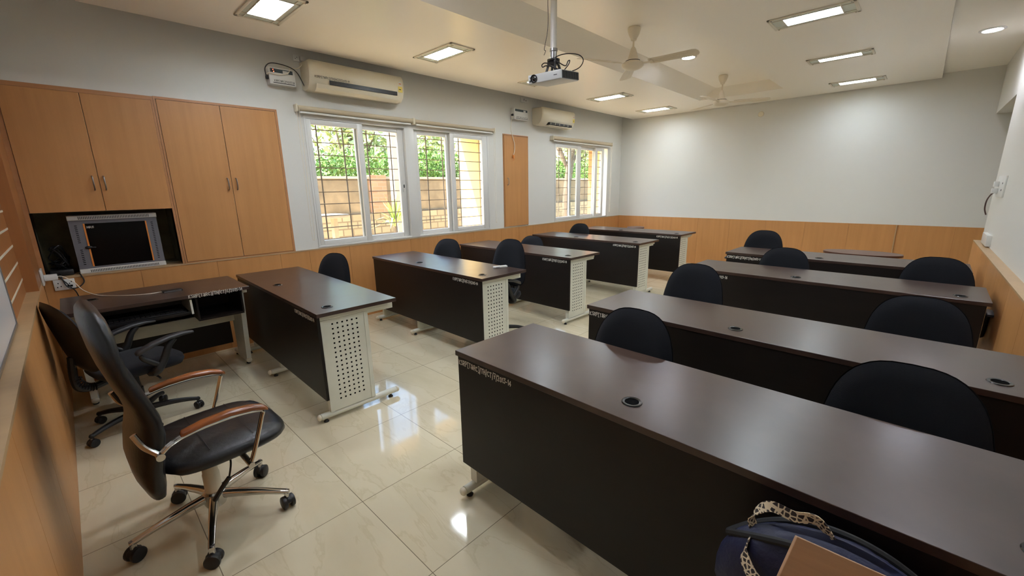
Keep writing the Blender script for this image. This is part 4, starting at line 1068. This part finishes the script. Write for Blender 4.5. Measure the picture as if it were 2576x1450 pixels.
# executive leather chair
ex = thing('executive_chair', 'black leather executive chair with chrome star base and wooden arms', 'chair', (2.542, .453, 0), math.radians(3))
def prof_loft(m, M_, pts, n=20, e=3.0):
    """pts: (fwd, z, halfwidth, thickness/2, tangent angle) -> closed sections across the back"""
    rings = []
    for i, (y, z, w_, t) in enumerate(pts):
        a = pts[max(i - 1, 0)]; b = pts[min(i + 1, len(pts) - 1)]
        ty, tz = b[0] - a[0], b[1] - a[1]; l_ = math.hypot(ty, tz); ny, nz = -tz / l_, ty / l_
        ring = []
        for (p, q) in superellipse(n, w_, t, e):
            cv = .014 * (p / .25) ** 2
            ring.append((p, y - ny * (q + cv), z - nz * (q + cv)))
        rings.append(ring)
    m.loft(rings, M_)
m = MB()
bp = [(-.195, .318, .13, .012), (-.200, .330, .19, .028), (-.206, .39, .222, .040), (-.208, .46, .238, .044), (-.197, .53, .244, .044), (-.182, .60, .246, .042), (-.183, .66, .247, .038), (-.198, .73, .247, .034), (-.219, .80, .246, .032), (-.236, .87, .242, .032), (-.246, .94, .235, .034), (-.250, 1.0, .225, .036), (-.256, 1.05, .205, .034), (-.262, 1.082, .17, .024), (-.266, 1.095, .12, .010)]
prof_loft(m, LEATHER, bp, n=28)
bk = m.build('backrest', ex, angle=80)
m = MB(); rings = []
for (z, s) in ((.392, .80), (.400, .93), (.418, 1.0), (.436, .99), (.452, .93), (.462, .80), (.466, .45)):
    rings.append([(p[0] * s, .055 + p[1] * s, z - .030 * max(0, (p[1] - .12) / .12) ** 2 * .6 - (.006 if abs(p[0]) > .2 else 0)) for p in superellipse(44, .245, .245, 3.4)])
m.loft(rings, LEATHER)
seat = m.build('seat', ex, angle=80)
m = MB()
for x_ in (-.235, .235): pass
for yy in (-.02, .14): m.tube([(-.20, yy, .4602), (-.1, yy, .4652), (.1, yy, .4652), (.20, yy, .4602)], .0014, BPLAST, seg=6)
m.build('seams', seat)
for s in (-1, 1):
    X_ = s * .280
    m = MB()
    for d in (-.007, .007):
        m.tube([(X_ + d, -.180, .555), (X_ + d, -.150, .580), (X_ + d, -.105, .597), (X_ + d, -.02, .607), (X_ + d, .08, .606), (X_ + d, .150, .594), (X_ + d, .168, .582), (X_ + d, .160, .555), (X_ + d, .118, .43), (X_ + d, .095, .375)], .0065, CHROME, seg=8)
    m.tube([(X_ - s * .03, -.180, .552), (X_ + s * .016, -.180, .552)], .014, CHROME, seg=14, smooth=False)
    m.tube([(X_ - s * .09, .092, .368), (X_ + s * .016, .092, .368)], .012, CHROME, seg=14, smooth=False)
    m.tube([(X_ - s * .006, -.182, .556), (X_ - s * .018, -.215, .60), (X_ - s * .024, -.235, .655)], .010, CHROME, seg=10)
    ar = m.build('arm_frame', ex)
    m = MB(); rg = []
    for (y, z, w_, t) in ((-.112, .605, .012, .006), (-.105, .609, .020, .010), (-.04, .621, .023, .011), (.05, .625, .024, .012), (.13, .614, .024, .012), (.170, .600, .022, .012), (.186, .588, .014, .009)):
        rg.append([(X_ + p[0], y, z + p[1]) for p in superellipse(16, w_, t, 2.8)])
    m.loft(rg, ARMWOOD); m.build('arm_pad', ar, angle=60)
m = MB(); m.box(-.10, .10, -.08, .13, .352, .392, BPLAST, bev=.008); m.box(-.24, .24, .082, .102, .362, .376, STEEL); m.build('seat_mechanism', ex)
m = MB(); m.tube([(.10, .05, .375), (.16, .05, .35), (.18, .03, .29)], .004, BPLAST, seg=8); m.tube([(.18, .03, .29), (.17, .0, .25), (.155, -.03, .20)], .010, BPLAST, seg=8); m.build('tilt_lever', ex)
m = MB(); m.lathe([(0, .10), (.033, .10), (.033, .245), (.030, .25), (.030, .30), (.016, .30), (.016, .353), (0, .353)], IVORY, seg=20); m.build('gas_lift', ex)
m = MB(); m.lathe([(0, .085), (.040, .085), (.045, .10), (.045, .150), (.038, .158), (0, .158)], CHROME, seg=24)
PH = math.radians(-87.3 - 3); RR = .297
for k in range(5):
    a = PH + k * 2 * PI / 5; R_ = Matrix.Rotation(a, 4, 'Z')
    rg = [[(x_, p[0], z_ + p[1]) for p in superellipse(14, w_, t_, 3)] for (x_, z_, w_, t_) in ((.02, .132, .020, .020), (.10, .124, .018, .017), (.20, .108, .015, .013), (RR - .01, .088, .013, .010), (RR + .012, .084, .011, .008))]
    m.loft(rg, CHROME, M=R_)
    m.tube([(RR, 0, .09), (RR, 0, .058)], .012, CHROME, seg=12, M=R_, smooth=False)
m.build('star_base', ex, angle=40)
for k in range(5):
    a = PH + k * 2 * PI / 5
    caster(ex, RR * math.cos(a), RR * math.sin(a), a + (.5, 1.3, 2.2, .2, .9)[k], 1.22)

# ================================================================ SMALL FURNITURE AT THE BACK
ot = thing('oval_table', 'low brown oval table top behind the farthest right desk', 'table', (4.32, 6.12, 0))
m = MB(); m.prism([(p[0], p[1]) for p in superellipse(40, .34, .20, 2.2)], .715, .738, BROWNT); m.build('table_top', ot)
m = MB(); m.tube([(0, 0, .03), (0, 0, .715)], .03, BPLAST, smooth=False); m.build('pedestal', ot)
m = MB(); m.lathe([(0, 0), (.18, 0), (.18, .015), (.03, .03), (0, .03)], BPLAST, seg=32); m.build('base', ot)
st = thing('round_stool', 'brown round stool just showing behind the last window side desk', 'stool', (.97, 7.42, 0))
m = MB(); m.lathe([(0, .725), (.15, .725), (.155, .74), (.15, .752), (0, .757)], BROWNT, seg=32); m.build('seat', st)
for k in range(4):
    a = PI / 4 + k * PI / 2; m = MB(); m.tube([(.10 * math.cos(a), .10 * math.sin(a), .725), (.17 * math.cos(a), .17 * math.sin(a), .0)], .012, BPLAST, smooth=False); m.build('leg', st)

# loose cables by the right wall
cable('data_cable', [(5.156, 2.62, .72), (5.157, 2.66, .62), (5.158, 2.70, .52), (5.156, 2.72, .40), (5.158, 2.75, .22), (5.156, 2.80, .004)], .003, LGREY, 'thin grey cables dropping between second right desk and wall')

# ================================================================ BAG, BOARD AND STOOL BY THE FRONT DESK
BX, BY, BZ = 4.69, 1.218, .468
bs = thing('stool', 'black stool under the navy bag at the bottom edge', 'stool', (BX, BY, 0))
m = MB(); m.box(-.19, .19, -.14, .075, BZ - .035, BZ - .001, BPLAST, bev=.01); m.build('seat', bs)
for sx in (-1, 1):
    for sy in (-1, 1):
        m = MB(); m.tube([(sx * .15, sy * .08 - .02, BZ - .03), (sx * .17, sy * .08 - .02, 0)], .012, BPLAST, smooth=False); m.build('leg', bs)
bag = thing('bag', 'navy blue bag with black piping and patterned handles', 'bag', (BX, BY, BZ), math.radians(2))
m = MB(); rings = []
for (z, s, sy) in ((0, .80, .85), (.01, .92, .95), (.08, 1.0, 1.0), (.16, 1.0, .92), (.215, .97, .80), (.245, .92, .60), (.262, .84, .36), (.268, .78, .15)):
    rings.append([(p[0] * s, p[1] * sy, z + (.012 * math.sin(p[0] * 30) if .1 < z < .25 else 0)) for p in superellipse(40, .235, .08, 2.3)])
rings = [[(p[0], p[1], p[2] * (1 - .40 * abs(p[0] / .235) ** 2.0)) for p in rg_] for rg_ in rings]
m.loft(rings, NAVY); b0 = m.build('body', bag, angle=80)
m = MB(); ring = [(p[0] * .83, p[1] * .53, .253 - .10 * abs(p[0] / .21) ** 2.2) for p in superellipse(30, .21, .135, 2.4)]
for off in (-.045, .045):
    m.tube([(-.215 + .43 * t, off * (1 - abs(2 * t - 1) ** 3), .264 * (1 - .34 * abs(2 * t - 1) ** 2.0) - abs(off) * .12) for t in [k / 14 for k in range(15)]], .009, BLACKCLOTH, seg=8)
m.build('zip_piping', bag)
def ribbon(pts, w_, up, M_, nm):
    P_ = catmull([Vector(p) for p in pts], 6); m = MB(); n = len(P_)
    a_ = []; 
    for i, p in enumerate(P_):
        t = (P_[min(i + 1, n - 1)] - P_[max(i - 1, 0)]).normalized()
        tw = up[0] + (up[1] - up[0]) * i / (n - 1)
        s_ = Vector((math.cos(tw) * .3, math.cos(tw), math.sin(tw))); s_ = (s_ - t * s_.dot(t)).normalized() * w_ / 2
        nn = t.cross(s_).normalized() * .0012
        a_.append([p - s_ - nn, p + s_ - nn, p + s_ + nn, p - s_ + nn])
    m.loft(a_, M_); return m.build(nm, bag, angle=80)
ribbon([(-.160, .0, .205), (-.170, .01, .235), (-.14, .02, .272), (-.09, .02, .272), (-.05, .02, .285), (-.018, .01, .262)], .024, (.3, 1.9), STRAPM, 'strap')
ribbon([(-.160, -.02, .205), (-.165, -.065, .185), (-.135, -.094, .162), (-.09, -.099, .160), (-.05, -.093, .190), (-.03, -.06, .235)], .024, (1.3, .3), STRAPM, 'strap')
# tan board stood up in front of the bag: corner, then two edge directions
A = Vector((4.632, .950, .913)); B = Vector((4.752, 1.043, .844)); Cc = Vector((4.624, .921, .846))
ex_ = (B - A).normalized(); ey_ = (Cc - A); ey_ = (ey_ - ex_ * ey_.dot(ex_)).normalized(); ez_ = ex_.cross(ey_)
TB = Matrix.Translation(A) @ Matrix((ex_, ey_, ez_)).transposed().to_4x4()
m = MB(); m.box(0, .22, 0, .32, -.006, .0, TANBOARD, bev=.001)
tb = m.build('wooden_board', smooth=False); tb.matrix_world = TB
tag(tb, 'tan wooden board leaning in front of the navy bag', 'board')
